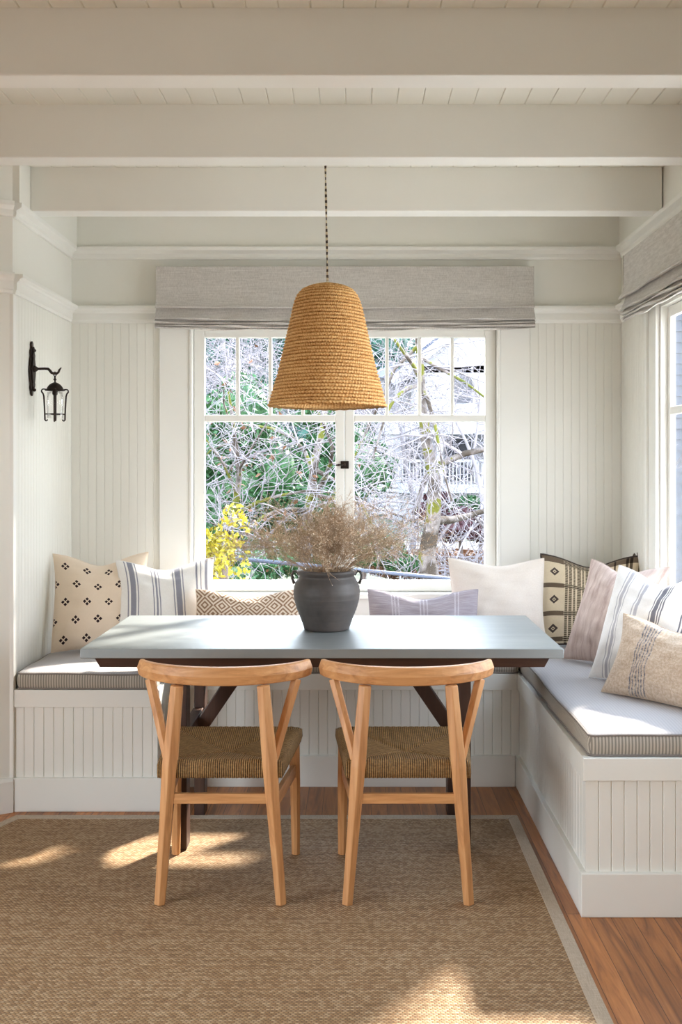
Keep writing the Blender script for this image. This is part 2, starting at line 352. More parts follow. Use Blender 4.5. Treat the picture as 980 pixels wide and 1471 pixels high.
# ------------------------------------------------------------ mesh helpers
class MB:
    def __init__(s): s.v = []; s.f = []; s.uvs = None; s.smooth = False
    def box(s, x0, x1, y0, y1, z0, z1):
        n = len(s.v)
        s.v += [(x, y, z) for z in (z0, z1) for y in (y0, y1) for x in (x0, x1)]
        s.f += [tuple(n + i for i in q) for q in ((0, 2, 3, 1), (4, 5, 7, 6), (0, 1, 5, 4), (2, 6, 7, 3), (0, 4, 6, 2), (1, 3, 7, 5))]
        return s
    def quadbox(s, a, b):
        """solid between two 4-point loops"""
        n = len(s.v); s.v += [tuple(p) for p in a] + [tuple(p) for p in b]
        k = len(a)
        s.f += [tuple(n + i for i in reversed(range(k))), tuple(n + k + i for i in range(k))]
        for i in range(k):
            j = (i + 1) % k; s.f.append((n + i, n + j, n + k + j, n + k + i))
        return s
    def prism(s, prof, o, A, B, E):
        """profile pts (a,b) in the plane A,B at o, extruded along vector E"""
        o, A, B, E = map(Vector, (o, A, B, E))
        lo = [o + A * a + B * b for a, b in prof]
        return s.quadbox(lo, [p + E for p in lo])
    def tube(s, pts, rad, sides=8, cap=True, ellipse=None, up=None):
        pts = [Vector(p) for p in pts]; n0 = len(s.v); k = sides
        rs = rad if isinstance(rad, (list, tuple)) else [rad] * len(pts)
        prev = None
        for i, p in enumerate(pts):
            t = (pts[min(i + 1, len(pts) - 1)] - pts[max(i - 1, 0)])
            if t.length < 1e-9: t = Vector((0, 0, 1))
            t.normalize()
            if prev is None:
                ref = Vector(up) if up else (Vector((0, 0, 1)) if abs(t.z) < .9 else Vector((0, 1, 0)))
                u = ref.cross(t).normalized()
            else:
                u = (prev - t * prev.dot(t))
                u = u.normalized() if u.length > 1e-6 else t.orthogonal().normalized()
            prev = u; v = t.cross(u)
            ea, eb = ellipse or (1, 1)
            for j in range(k):
                a = 2 * math.pi * (j + .5) / k
                s.v.append(tuple(p + (u * math.cos(a) * ea + v * math.sin(a) * eb) * rs[i]))
        for i in range(len(pts) - 1):
            for j in range(k):
                a = n0 + i * k + j; b = n0 + i * k + (j + 1) % k
                s.f.append((a, b, b + k, a + k))
        if cap:
            s.f.append(tuple(n0 + j for j in reversed(range(k)))); m = n0 + (len(pts) - 1) * k
            s.f.append(tuple(m + j for j in range(k)))
        return s
    def lathe(s, prof, seg=48, c=(0, 0, 0), close=False):
        n0 = len(s.v); k = len(prof)
        for j in range(seg):
            a = 2 * math.pi * j / seg
            for r, z in prof: s.v.append((c[0] + r * math.cos(a), c[1] + r * math.sin(a), c[2] + z))
        for j in range(seg):
            j2 = (j + 1) % seg
            for i in range(k - 1):
                s.f.append((n0 + j * k + i, n0 + j2 * k + i, n0 + j2 * k + i + 1, n0 + j * k + i + 1))
        return s
    def build(s, name, mat, parent=None, loc=(0, 0, 0), bevel=0, smooth=False, seg=2, sub=0, solid=0, merge=False):
        me = bpy.data.meshes.new(name); me.from_pydata([tuple(v) for v in s.v], [], s.f); me.update()
        if s.uvs:
            uvl = me.uv_layers.new(name='UVMap')
            for l in me.loops: uvl.data[l.index].uv = s.uvs[l.vertex_index]
        if merge:
            bm = bmesh.new(); bm.from_mesh(me); bmesh.ops.remove_doubles(bm, verts=bm.verts, dist=merge)
            bmesh.ops.recalc_face_normals(bm, faces=bm.faces); bm.to_mesh(me); bm.free()
        o = bpy.data.objects.new(name, me); COL.objects.link(o); o.location = loc
        if mat: me.materials.append(mat)
        if smooth:
            for p in me.polygons: p.use_smooth = True
        if solid:
            m = o.modifiers.new('solid', 'SOLIDIFY'); m.thickness = solid
        if bevel:
            m = o.modifiers.new('bevel', 'BEVEL'); m.width = bevel; m.segments = seg; m.limit_method = 'ANGLE'; m.angle_limit = R(35)
        if sub:
            m = o.modifiers.new('sub', 'SUBSURF'); m.levels = sub; m.render_levels = sub
        if parent: o.parent = parent
        return o
def tag(o, label=None, cat=None, group=None, kind=None):
    if label: o['label'] = label
    if cat: o['category'] = cat
    if group: o['group'] = group
    if kind: o['kind'] = kind
    return o
def empty(name, loc=(0, 0, 0), rz=0, **kw):
    o = bpy.data.objects.new(name, None); COL.objects.link(o); o.location = loc; o.rotation_euler = (0, 0, rz)
    o.empty_display_size = .1
    return tag(o, **kw)
def dup(root, loc=None):
    r = root.copy(); COL.objects.link(r)
    if loc is not None: r.location = loc
    for ch in root.children:
        c = ch.copy(); COL.objects.link(c); c.parent = r
        for gch in ch.children:
            d = gch.copy(); COL.objects.link(d); d.parent = c
    return r
def bead_profile(L, pitch=.04, gw=.004, gd=.0025, th=.012, off=0.0):
    """closed outline: front face (b=th) with V-grooves from a=0..L, back at b=0"""
    pts = [(0, 0), (0, th)]; x = pitch - off
    while x < L - gw:
        if x > gw: pts += [(x - gw / 2, th), (x, th - gd), (x + gw / 2, th)]
        x += pitch
    pts += [(L, th), (L, 0)]
    return pts
def bead(mb, o, U, N, L, E, **kw):
    prof = bead_profile(L, **kw)
    return mb.prism(prof, o, U, N, E)

# ------------------------------------------------------------ dimensions (metres, y = distance from the camera)
XL, XR, YB = -1.384, 1.302, 5.10          # left wall, right wall, back wall
ZC, ZB, ZRAIL = 2.643, 2.46, 2.172        # ceiling, beam underside / picture rail, plate rail
YN = 4.22                                 # nook's left return
YR = -2.5                                 # rear of the room

# ------------------------------------------------------------ floor, ceiling
MB().box(-3.2, XR + .1, YR - .1, YB + .15, -.12, 0).build('floor', FLOOR)['kind'] = 'structure'
m = MB(); bead(m, (-3.2, YR - .1, ZC + .012), (1, 0, 0), (0, 0, -1), XR + 3.3, (0, YB + .15 - YR + .1, 0), pitch=.088, gw=.006, gd=.004)
m.box(-3.2, XR + .1, YR - .1, YB + .15, ZC + .0125, ZC + .12)
m.build('ceiling', CEIL)['kind'] = 'structure'
# beams
for i, y0 in enumerate((2.84, 3.60, 4.36)):
    x0 = -3.1 if i < 2 else -1.356
    b = MB().box(x0, XR - .012 if i < 2 else 1.284, y0, y0 + .1, ZB, ZC + .003).build('trim_%d' % (i + 1), TRIM, bevel=.004)
    tag(b, ('white painted ceiling beam nearest the front', 'white painted ceiling beam, middle of the three', 'white painted short ceiling beam nearest the window wall')[i], 'beam', kind='structure')
for i, y0 in enumerate((-1.72, -.96, -.2, .56, 1.32, 2.08)):
    b = MB().box(-3.1, XR - .012, y0, y0 + .1, ZB, ZC + .003).build('trim_%d' % (i + 21), TRIM, bevel=.004); b['kind'] = 'structure'

# ------------------------------------------------------------ walls
WX0, WX1, WZ0, WZ1 = -.795, .697, .765, 2.085           # back window opening
m = MB()
for a, b_, c, d in ((XL - .1, WX0, 0, ZC), (WX1, XR + .1, 0, ZC), (WX0, WX1, 0, WZ0), (WX0, WX1, WZ1, ZC)):
    m.box(a, b_, YB + .012, YB + .15, c, d)
bead(m, (XL, YB + .0125, .45), (1, 0, 0), (0, -1, 0), WX0 - XL, (0, 0, 1.68))
bead(m, (WX1, YB + .0125, .45), (1, 0, 0), (0, -1, 0), XR - WX1, (0, 0, 1.68))
bead(m, (WX0, YB + .0125, .45), (1, 0, 0), (0, -1, 0), WX1 - WX0, (0, 0, WZ0 - .46))
m.box(XL, WX0, YB, YB + .0125, 2.13, ZC); m.box(WX1, XR, YB, YB + .0125, 2.13, ZC); m.box(WX0, WX1, YB, YB + .0125, WZ1 + .002, ZC)
m.box(-1.37, 1.29, YB - .01, YB, ZB, ZC)
m.build('wall_back', WALL)['kind'] = 'structure'
# left wall of the nook, bead board under the rail
m = MB(); m.box(XL - .15, XL - .012, YN + .012, YB + .012, 0, ZC)
bead(m, (XL - .0125, YB, .45), (0, -1, 0), (1, 0, 0), YB - YN, (0, 0, 1.68))
m.box(XL - .0125, XL, YN, YB, 2.13, ZC)
m.box(XL, -1.356, YN, YB - .01, ZB, ZC)
m.build('wall_left', WALL)['kind'] = 'structure'
# return wall at the nook's left, angled a little toward the camera
RD = Vector((-.866, -.5, 0)); RN = Vector((.5, -.866, 0)); RO = Vector((XL, YN, 0))
m = MB(); Lr = 1.2
m.prism([(0, 0), (Lr, 0), (Lr, -.12), (.0, -.12)], RO, RD, RN, (0, 0, ZC))
end = RO + RD * Lr
for a, b_, c, d in ((YR, .2, 0, ZC), (2.3, end.y, 0, ZC), (.2, 2.3, 1.9, ZC)): m.box(end.x - .12, end.x, a, b_, c, d)   # unseen doorway inferred on the left, its opening sized to light the benches
m.build('wall_side', WALL)['kind'] = 'structure'
# right wall with its window
RY0, RY1, RZ0, RZ1 = 2.75, 4.45, .765, 2.085
m = MB()
for a, b_, c, d in ((YR, RY0, 0, ZC), (RY1, YB + .012, 0, ZC), (RY0, RY1, 0, RZ0), (RY0, RY1, RZ1, ZC)):
    m.box(XR + .012, XR + .06, a, b_, c, d)
bead(m, (XR + .0125, RY1, .45), (0, 1, 0), (-1, 0, 0), YB - RY1, (0, 0, 1.68))
bead(m, (XR + .0125, RY0, .45), (0, 1, 0), (-1, 0, 0), RY1 - RY0, (0, 0, RZ0 - .46))
bead(m, (XR + .0125, YR, .05), (0, 1, 0), (-1, 0, 0), RY0 - YR, (0, 0, 2.08))
m.box(XR, XR + .0125, YR, RY0, 2.13, ZC); m.box(XR, XR + .0125, RY0, RY1, RZ1 + .002, ZC); m.box(XR, XR + .0125, RY1, YB, 2.13, ZC)
m.box(XR - .013, XR, YR, YB - .01, ZB, ZC)
m.build('wall_right', WALL)['kind'] = 'structure'
# rear wall (behind the camera) with a wide opening to the outside
m = MB(); m.box(-3.2, XR + .15, YR - .1, YR, 0, ZC)
m.build('wall_rear', WALL)['kind'] = 'structure'

# ------------------------------------------------------------ mouldings
RAILP = [(0, 0), (.012, 0), (.014, .012), (.018, .016), (.018, .046), (.026, .052), (.030, .060), (.042, .066), (.042, .080), (0, .080)]   # (out, up) plate rail
PICP = [(0, 0), (.012, 0), (.016, .01), (.016, .026), (.024, .032), (.036, .040), (.038, .058), (0, .058)]
tn = [4]
def mould(prof, o, N, E, lab=None):
    b = MB().prism(prof, o, N, (0, 0, 1), E).build('trim_%d' % tn[0], TRIM, bevel=.0015); tn[0] += 1
    b['kind'] = 'structure'
    return b
mould(RAILP, (XL, YB, ZRAIL - .08), (0, -1, 0), (-.952 + .005 - XL, 0, 0))
mould(RAILP, (.852, YB, ZRAIL - .08), (0, -1, 0), (XR - .852, 0, 0))
mould(RAILP, (XL, YN - .0, ZRAIL - .08), (1, 0, 0), (0, YB - YN - .042, 0))
mould(RAILP, (XR, 4.60, ZRAIL - .08), (-1, 0, 0), (0, YB - 4.60 - .042, 0))
mould(RAILP, RO + Vector((0, 0, ZRAIL - .08)), RN, RD * Lr)
mould(PICP, (XL, YB, ZB - .058), (0, -1, 0), (XR - XL, 0, 0))
mould(PICP, (XL, YN, ZB - .058), (1, 0, 0), (0, YB - YN - .038, 0))
mould(PICP, (XR, YR, ZB - .058), (-1, 0, 0), (0, YB - YR - .038, 0))
mould(PICP, RO + Vector((0, 0, ZB - .058)), RN, RD * Lr)
b = MB().prism([(0, 0), (.018, 0), (.018, .125), (.008, .14), (0, .14)], RO + Vector((0, 0, 0)), RN, (0, 0, 1), RD * Lr).build('baseboard_left', TRIM, bevel=.002); b['kind'] = 'structure'
MB().box(RO.x - .012, RO.x + .012, 0, 0, 0, 0)
# corner board at the nook's left edge
b = MB().box(XL - .03, XL + .006, YN - .006, YN + .03, 0, 2.09).build('trim_%d' % tn[0], TRIM, bevel=.003); b['kind'] = 'structure'; tn[0] += 1

# ------------------------------------------------------------ back window
def sash(name, parent, gx0, gx1, sx0, sx1, nlights, y=5.12, axis='x', X=None):
    """one casement sash; a = position along the wall"""
    z0, z1 = .780, 2.072; gz0, gt0, gt1, gz1 = .833, 1.612, 1.646, 2.025
    mb = MB()
    def bx(a0, a1, c0, c1, t0=0, t1=.04):
        if axis == 'x': mb.box(a0, a1, y + t0, y + t1, c0, c1)
        else: mb.box(X + t0 * .6, X + t1 * .6, a0, a1, c0, c1)
    bx(sx0, gx0, z0, z1); bx(gx1, sx1, z0, z1); bx(gx0, gx1, z0, gz0); bx(gx0, gx1, gt0, gt1); bx(gx0, gx1, gz1, z1)
    fr = mb.build(name, TRIM, parent, bevel=.005, seg=2)
    pm = MB()
    def pbx(a0, a1, c0, c1):
        if axis == 'x': pm.box(a0, a1, y + .018, y + .022, c0, c1)
        else: pm.box(X + .010, X + .013, a0, a1, c0, c1)
    pbx(gx0 - .003, gx1 + .003, gz0 - .003, gt0 + .003)
    pm.build('pane', GLASS, fr)
    for k in range(nlights):
        a0 = gx0 + (gx1 - gx0) * k / nlights; a1 = gx0 + (gx1 - gx0) * (k + 1) / nlights
        pm = MB()
        pbx(a0 + .001, a1 - .001, gt1 - .003, gz1 + .003); pm.build('pane', GLASS, fr)
        if k:
            mb = MB(); bx(a0 - .0085, a0 + .0085, gt1, gz1, .004, .036); mb.build('muntin', TRIM, fr, bevel=.003)
    return fr
w1 = empty('window_1', (0, 0, 0), label='white casement window pair with small top lights in the back wall', cat='window', kind='structure')
sash('sash', w1, -.737, -.0956, -.790, -.0505, 4)
sash('sash', w1, -.003, .638, -.0490, .692, 4)
m = MB()      # frame lining the opening
m.box(WX0, WX0 + .004, YB, YB + .15, WZ0, WZ1); m.box(WX1 - .004, WX1, YB, YB + .15, WZ0, WZ1); m.box(WX0, WX1, YB, YB + .15, 2.073, WZ1)
m.build('window_frame', TRIM, w1)
for a, b_ in ((-.952, WX0 - .012), (WX1 + .012, .852)):
    MB().box(a, b_, YB - .018, YB + .001, .60, 2.10).build('casing', TRIM, w1, bevel=.002)
for a, b_ in ((WX0 - .0115, WX0 + .004), (WX1 - .004, WX1 + .0115)):
    MB().box(a, b_, YB - .026, YB + .001, .775, 2.10).build('casing_bead', TRIM, w1, bevel=.005, seg=3)
MB().box(-.952, .852, YB - .018, YB + .001, 2.101, 2.2).build('head_casing', TRIM, w1, bevel=.002)
MB().box(WX0 - .012, WX1 + .012, 5.035, 5.16, .752, .779).build('sill', TRIM, w1, bevel=.008, seg=3)
MB().box(WX0 - .010, WX1 + .010, YB - .018, YB + .001, .60, .7515).build('apron', TRIM, w1, bevel=.002)
lt = MB().box(-.070, -.030, 5.112, 5.1195, 1.382, 1.420).build('latch', IRON, w1, bevel=.002)
m = MB(); m.tube([(-.052, 5.112, 1.401), (-.052, 5.098, 1.401)], .008, 12)
m.tube([(-.050, 5.102, 1.401), (-.066, 5.100, 1.401), (-.080, 5.098, 1.400), (-.094, 5.098, 1.399)], [.0035, .0035, .006, .003], 8)
m.build('latch_lever', IRON, lt, smooth=True)
m = MB()
for dx, dz in ((-.066, 1.387), (-.066, 1.415), (-.034, 1.387), (-.034, 1.415)): m.tube([(dx, 5.113, dz), (dx, 5.1095, dz)], .003, 8)
m.build('latch_screw', IRON, lt)

# right window (continues beyond the frame)
w2 = empty('window_2', (0, 0, 0), label='white casement window in the right wall, cut by the picture edge', cat='window', kind='structure')
sash('sash', w2, 3.637, 4.405, 3.602, 4.44, 4, axis='y', X=1.33)
sash('sash', w2, 2.86, 3.54, 2.76, 3.598, 4, axis='y', X=1.33)
m = MB(); m.box(XR, XR + .058, RY1 - .008, RY1, RZ0, RZ1); m.box(XR, XR + .058, RY0, RY0 + .008, RZ0, RZ1); m.box(XR, XR + .058, RY0, RY1, 2.073, RZ1)
m.build('window_frame', TRIM, w2)
for a, b_ in ((RY1 + .010, 4.565), (2.635, RY0 - .010)):
    MB().box(XR - .018, XR + .001, a, b_, .60, 2.10).build('casing', TRIM, w2, bevel=.002)
MB().box(XR - .030, XR + .001, 4.566, 4.59, .60, 2.10).build('casing_bead', TRIM, w2, bevel=.004)
MB().box(XR - .018, XR + .001, 2.635, 4.565, 2.101, 2.2).build('head_casing', TRIM, w2, bevel=.002)
MB().box(1.235, 1.355, RY0 - .01, RY1 + .01, .752, .779).build('sill', TRIM, w2, bevel=.008, seg=3)

# ------------------------------------------------------------ window benches
br_holder = [None]
def bench_front(root, o, U, N, L, name='front_panel', pitch=.04, e0=None):
    """bead board face with cap rail and plinth; o = floor corner on the face plane"""
    o, U, N = Vector(o), Vector(U), Vector(N); e = .018; c = .010
    if name == 'side_panel': o = o + U * .0145; L -= .0145; e = c = 0
    x_ = 0
    if e0 is not None: e = 0; c = .009; x_ = .019
    mb = MB(); bead(mb, o - U * x_ - N * .012 + Vector((0, 0, .12)), U, N, L + 2 * x_, (0, 0, .33), pitch=pitch, gw=.005, gd=.004)
    p = mb.build(name, BENCH, root)
    fl_ = 1 if root is br_holder[0] else 0; fr_ = 1 - fl_
    if e0 is not None: fl_ = fr_ = 1
    MB().prism([(-c * fl_, -.014), (L + c * fr_, -.014), (L + c * fr_, .010), (-c * fl_, .010)], o + Vector((0, 0, .42)), U, N, (0, 0, .071)).build('cap_rail', BENCH, root, bevel=.002)
    MB().prism([(-e * fl_, -.014), (L + e * fr_, -.014), (L + e * fr_, .018), (-e * fl_, .018)], o, U, N, (0, 0, .136)).build('plinth', BENCH, root, bevel=.003)
HB = .491; BF = 4.555; BXL, BXR = -.80, .718; YRB = 3.246; YLB = 4.23
bl = empty('window_bench', (-1.09, 4.6, 0), label='white beadboard window bench at the left end, under the motif pillow', cat='bench'); 
def loc_build(mb, name, mat, root, **kw):
    o = mb.build(name, mat, root, **kw); return o
def bench(root, fn):
    ox, oy = root.location.x, root.location.y
    before = set(root.children); fn()
    for c in root.children:
        if c not in before: c.location = (-ox, -oy, 0)
def f_left():
    bench_front(bl, (XL + .004, YLB, 0), (1, 0, 0), (0, -1, 0), BXL - XL - .004)
    bench_front(bl, (BXL, YLB, 0), (0, 1, 0), (1, 0, 0), BF - YLB + .25, 'side_panel')
    MB().box(XL + .004, BXL - .012, YLB + .012, YB - .002, .03, HB - .02).build('carcass', BENCH, bl)
    MB().box(XL + .004, BXL + .008, YLB - .008, YB - .002, HB - .0195, HB - .001).build('seat_board', BENCH, bl)
bench(bl, f_left)
bb = empty('window_bench', (0, 4.8, 0), label='white beadboard window bench running under the back window, behind the table', cat='bench')
def f_back():
    bench_front(bb, (BXL + .02, BF, 0), (1, 0, 0), (0, -1, 0), BXR - BXL - .04, e0=0)
    MB().box(BXL + .02, BXR - .02, BF + .015, YB - .002, .03, HB - .001).build('carcass', BENCH, bb)
bench(bb, f_back)
br = empty('window_bench', (1.0, 4.2, 0), label='white beadboard window bench along the right wall with its near end showing', cat='bench')
def f_right():
    br_holder[0] = br
    bench_front(br, (BXR, YRB, 0), (0, 1, 0), (-1, 0, 0), YB - YRB - .02, 'side_panel')
    bench_front(br, (BXR, YRB, 0), (1, 0, 0), (0, -1, 0), XR - BXR - .003)
    MB().box(BXR + .012, XR - .004, YRB + .012, YB - .002, .03, HB - .02).build('carcass', BENCH, br)
    MB().box(BXR - .008, XR - .004, YRB - .008, YB - .002, HB - .0195, HB - .001).build('seat_board', BENCH, br)
bench(br, f_right)

def smoothstep(t): t = max(0, min(1, t)); return t * t * (3 - 2 * t)
def cushion(name, poly, z0, z1, label, seed=0):
    """seat cushion from a rectangle (x0,x1,y0,y1): boxed sides, soft crowned top, piping along the edges"""
    x0, x1, y0, y1 = poly; rnd = random.Random(seed)
    nx = max(10, int((x1 - x0) / .03)); ny = max(10, int((y1 - y0) / .03))
    cx, cy = (x0 + x1) / 2, (y0 + y1) / 2
    r = .022
    def outline(off):
        pts = []
        rr = r
        for (sx, sy, a0) in ((1, -1, -90), (1, 1, 0), (-1, 1, 90), (-1, -1, 180)):
            px = (x1 - rr if sx > 0 else x0 + rr); py = (y1 - rr if sy > 0 else y0 + rr)
            for k in range(5):
                a = R(a0 + k * 22.5); pts.append((px + math.cos(a) * (rr + off), py + math.sin(a) * (rr + off)))
        return pts
    ph = [rnd.uniform(0, 6) for _ in range(6)]
    def wob(x, y): return .0022 * math.sin(x * 9 + ph[0]) * math.sin(y * 11 + ph[1]) + .0014 * math.sin(x * 23 + ph[2] + y * 17)
    bm = bmesh.new()
    def wav(x, y): return .004 * math.sin((x + y) * 8 + ph[3]) + .002 * math.sin((x - y) * 19 + ph[4])
    # dense outline
    def dens(pts):
        out = []
        for i in range(len(pts)):
            a, b_ = Vector(pts[i]), Vector(pts[(i + 1) % len(pts)]); n = max(1, int((b_ - a).length / .04))
            out += [a.lerp(b_, k / n) for k in range(n)]
        return out
    base = dens(outline(0)); H = z1 - z0; rings = []
    for off, dz in ((-.012, 0), (-.002, .004), (.002, .02), (.003, H * .5), (.001, H - .022), (-.003, H - .010), (-.010, H - .004)):
        ring = []
        for p in base:
            d = Vector((p.x - cx, p.y - cy)); q = Vector((p.x, p.y))
            nrm = Vector((max(-1, min(1, (p.x - cx) / ((x1 - x0) / 2))) ** 9, max(-1, min(1, (p.y - cy) / ((y1 - y0) / 2))) ** 9))
            q = q + nrm * off + nrm * wav(p.x, p.y) * .5 * (1 if 0 < dz < H else 0)
            z = z0 + dz + (wav(p.x + 1, p.y) * .6 if dz > H * .6 else 0)
            ring.append(bm.verts.new((q.x - cx, q.y - cy, z - z0)))
        rings.append(ring)
    n = len(base)
    for a, b_ in zip(rings, rings[1:]):
        for i in range(n): bm.faces.new((a[i], a[(i + 1) % n], b_[(i + 1) % n], b_[i]))
    bm.faces.new(list(reversed(rings[0])))
    # crowned top: shrinking rings toward the middle
    last = rings[-1]; steps = 9
    hx, hy = (x1 - x0) / 2, (y1 - y0) / 2; mn = min(hx, hy)
    for k in range(1, steps + 1):
        t = k / steps; ring = []
        for v in rings[6]:
            ix = max(0.0, hx - mn * t) / hx; iy = max(0.0, hy - mn * t) / hy
            if k == steps: ix = max(ix, .02); iy = max(iy, .02)
            x = v.co.x * ix; y = v.co.y * iy
            zz = v.co.z * (1 - t) + (H - .004) * t + .010 * (1 - (1 - t) ** 3) + wob(x * 1.0 + cx, y + cy) * min(1, 3 * t)
            ring.append(bm.verts.new((x, y, zz)))
        for i in range(n): bm.faces.new((last[i], last[(i + 1) % n], ring[(i + 1) % n], ring[i]))
        last = ring
    bm.faces.new(last)
    me = bpy.data.meshes.new(name); bm.to_mesh(me)
    top_edge = [v.co.copy() for v in rings[5]]; low_edge = [v.co.copy() for v in rings[1]]
    bm.free()
    for p in me.polygons: p.use_smooth = True
    me.materials.append(TICK)
    root = empty(name, (cx, cy, z0), label=label, cat='cushion')
    o = bpy.data.objects.new('cushion_body', me); COL.objects.link(o); o.parent = root
    for e in (top_edge, low_edge):
        mb = MB(); mb.tube(e + [e[0]], .0038, 6, cap=False); mb.build('piping', PIPE, root, smooth=True)
    return root
cushion('seat_cushion', (XL + .012, BXL - .006, YLB - .006, YB - .045), HB + .0005, .563, 'grey ticking seat cushion on the left bench, under the motif pillow', 1)
cushion('seat_cushion', (BXL + .004, BXR - .002, BF - .010, YB - .045), HB + .0005, .563, 'grey ticking seat cushion on the back bench, mostly hidden by the table', 2)
cushion('seat_cushion', (BXR + .008, XR - .022, YRB + .004, YB - .045), HB + .0005, .566, 'large grey ticking seat cushion on the right bench beneath five pillows', 3)

# ------------------------------------------------------------ pillows
def pillow(name, mat, W, H, T, base, yaw, lean, label, dip=.05, dipw=.5, cpull=.07, seed=0, fringe=None, crease=1.0, roll=0):
    rnd = random.Random(seed); N = 30
    ph = [rnd.uniform(0, 6.28) for _ in range(8)]
    mb = MB(); mb.uvs = []
    def pos(u, v, sgn):
        x = u * W / 2 * (1 - cpull * (1 - v * v) ** 1.0)
        z = v * H / 2 * (1 - cpull * (1 - u * u))
        z -= dip * math.exp(-(u / dipw) ** 2) * ((v + 1) / 2) ** 2
        x *= 1 + .02 * math.sin(v * 3 + ph[0])
        e = max(0.0, (1 - u ** 2)) ** .55 * max(0.0, (1 - v ** 2)) ** .55
        t = T / 2 * e
        t *= 1 - .25 * math.exp(-(u / (dipw * .5)) ** 2) * ((v + 1) / 2) ** 3
        wr = .0035 * math.sin(u * 7 + v * 5 + ph[1]) + .0030 * math.sin(u * 13 - v * 9 + ph[2]) + .0022 * math.sin(v * 21 + u * 4 + ph[3])
        edge = max(abs(u), abs(v))
        wr += crease * .004 * math.sin(u * 30 + ph[4]) * max(0, abs(v) - .6) * e ** .3 + crease * .004 * math.sin(v * 27 + ph[5]) * max(0, abs(u) - .6)
        return (x, sgn * t + wr * min(1, 3 * (1 - edge)) * sgn + .006 * math.sin(u * 3 + ph[6]), z)
    n = N + 1
    for sgn in (-1, 1):
        for j in range(n):
            for i in range(n):
                u = math.sin((i / N - .5) * math.pi * .97) / math.sin(.5 * math.pi * .97); v = math.sin((j / N - .5) * math.pi * .97) / math.sin(.5 * math.pi * .97)
                mb.v.append(pos(u, v, sgn)); mb.uvs.append(((u + 1) / 2, (v + 1) / 2))
        o = 0 if sgn < 0 else n * n
        for j in range(N):
            for i in range(N):
                q = (o + j * n + i, o + j * n + i + 1, o + (j + 1) * n + i + 1, o + (j + 1) * n + i)
                mb.f.append(q if sgn < 0 else tuple(reversed(q)))
    ob = mb.build(name, mat, smooth=True, merge=.0004)
    ob.rotation_euler = Euler((R(-lean), R(roll), R(yaw)), 'XYZ')
    # rest on the seat
    rm = ob.rotation_euler.to_matrix(); zmin = min((rm @ v.co).z for v in ob.data.vertices)
    ctr = rm @ Vector((0, 0, H / 2))
    ob.location = (base[0] + ctr.x, base[1] + ctr.y, base[2] - zmin)
    tag(ob, label, 'pillow')
    # seam along the border
    seam = MB(); loop = []
    for k in range(n): loop.append(k)
    edge = [pos(-1 + 2 * k / 40, -1, 0) for k in range(40)] + [pos(1, -1 + 2 * k / 40, 0) for k in range(40)] + [pos(1 - 2 * k / 40, 1, 0) for k in range(40)] + [pos(-1, 1 - 2 * k / 40, 0) for k in range(41)]
    seam.tube(edge, .0055 if fringe else .0022, 6, cap=False)
    so_ = seam.build('seam', fringe or mat, ob, smooth=True)
    if fringe:
        fr = MB()
        for k in range(0, 160):
            side = k // 40; t = -1 + 2 * (k % 40) / 40
            if not ((side == 1 and t > .55) or (side == 2 and t < -.8)): continue
            p = Vector(pos(*((1, t) if side == 1 else (-t, 1)), 0))
            d = Vector((1, 0, 0)) if side == 1 else Vector((0, 0, 1))
            for q in range(2):
                d2 = (d + Vector((rnd.uniform(-.4, .4), rnd.uniform(-.4, .4), rnd.uniform(-.4, .2)))) * .016
                fr.tube([p, p + d2 * .6, p + d2 * 1.3 + Vector((0, 0, -.006))], [.003, .003, .002], 5)
        fr.build('fringe', fringe, ob)
    return ob
ZS = .574
DKF = fabric('dark_fringe_cloth', g((70, 60, 56)))
pillow('throw_pillow', P_MOTIF, .43, .45, .15, (-1.13, 4.65, ZS), 14, 20, 'cream pillow with dark four-diamond motifs leaning in the left corner', dip=.045, seed=11)
pillow('throw_pillow', P_STR1, .455, .42, .13, (-.83, 4.69, ZS), 19, 20, 'white pillow with grey vertical stripes between the motif and lattice pillows', dip=.04, dipw=.55, seed=12)
pillow('throw_pillow', P_KILIM, .49, .28, .11, (-.475, 4.63, ZS), 2, 18, 'low beige pillow with brown diamond lattice, left of the vase', dip=.03, seed=13)
pillow('throw_pillow', P_MAUVE, .50, .28, .12, (.305, 4.60, ZS), 0, 16, 'low mauve-grey pillow peeking over the table right of the vase', dip=.04, seed=14)
pillow('throw_pillow', P_CREAM, .44, .42, .14, (.652, 4.71, ZS), -2, 20, 'plain cream pillow beneath the right side of the back window', dip=.03, dipw=.6, seed=15)
pillow('throw_pillow', P_PLAID, .46, .43, .13, (1.063, 4.72, ZS + .004), -13, 20, 'cream and dark brown plaid fringed pillow in the right corner', dip=.045, seed=16, fringe=DKF)
pillow('throw_pillow', P_PINK, .44, .45, .12, (1.00, 4.27, ZS), -58, 22, 'dusty pink pillow between the plaid and white striped pillows', dip=.04, seed=17)
pillow('throw_pillow', P_STR2, .48, .46, .13, (1.045, 3.88, ZS), -56, 22, 'bright white pillow with grey stripes behind the natural linen pillow', dip=.05, seed=18)
pillow('throw_pillow', P_LINEN, .52, .30, .14, (1.06, 3.60, ZS), -54, 24, 'low natural linen pillow with charcoal stripes nearest on right bench', dip=.03, seed=19)

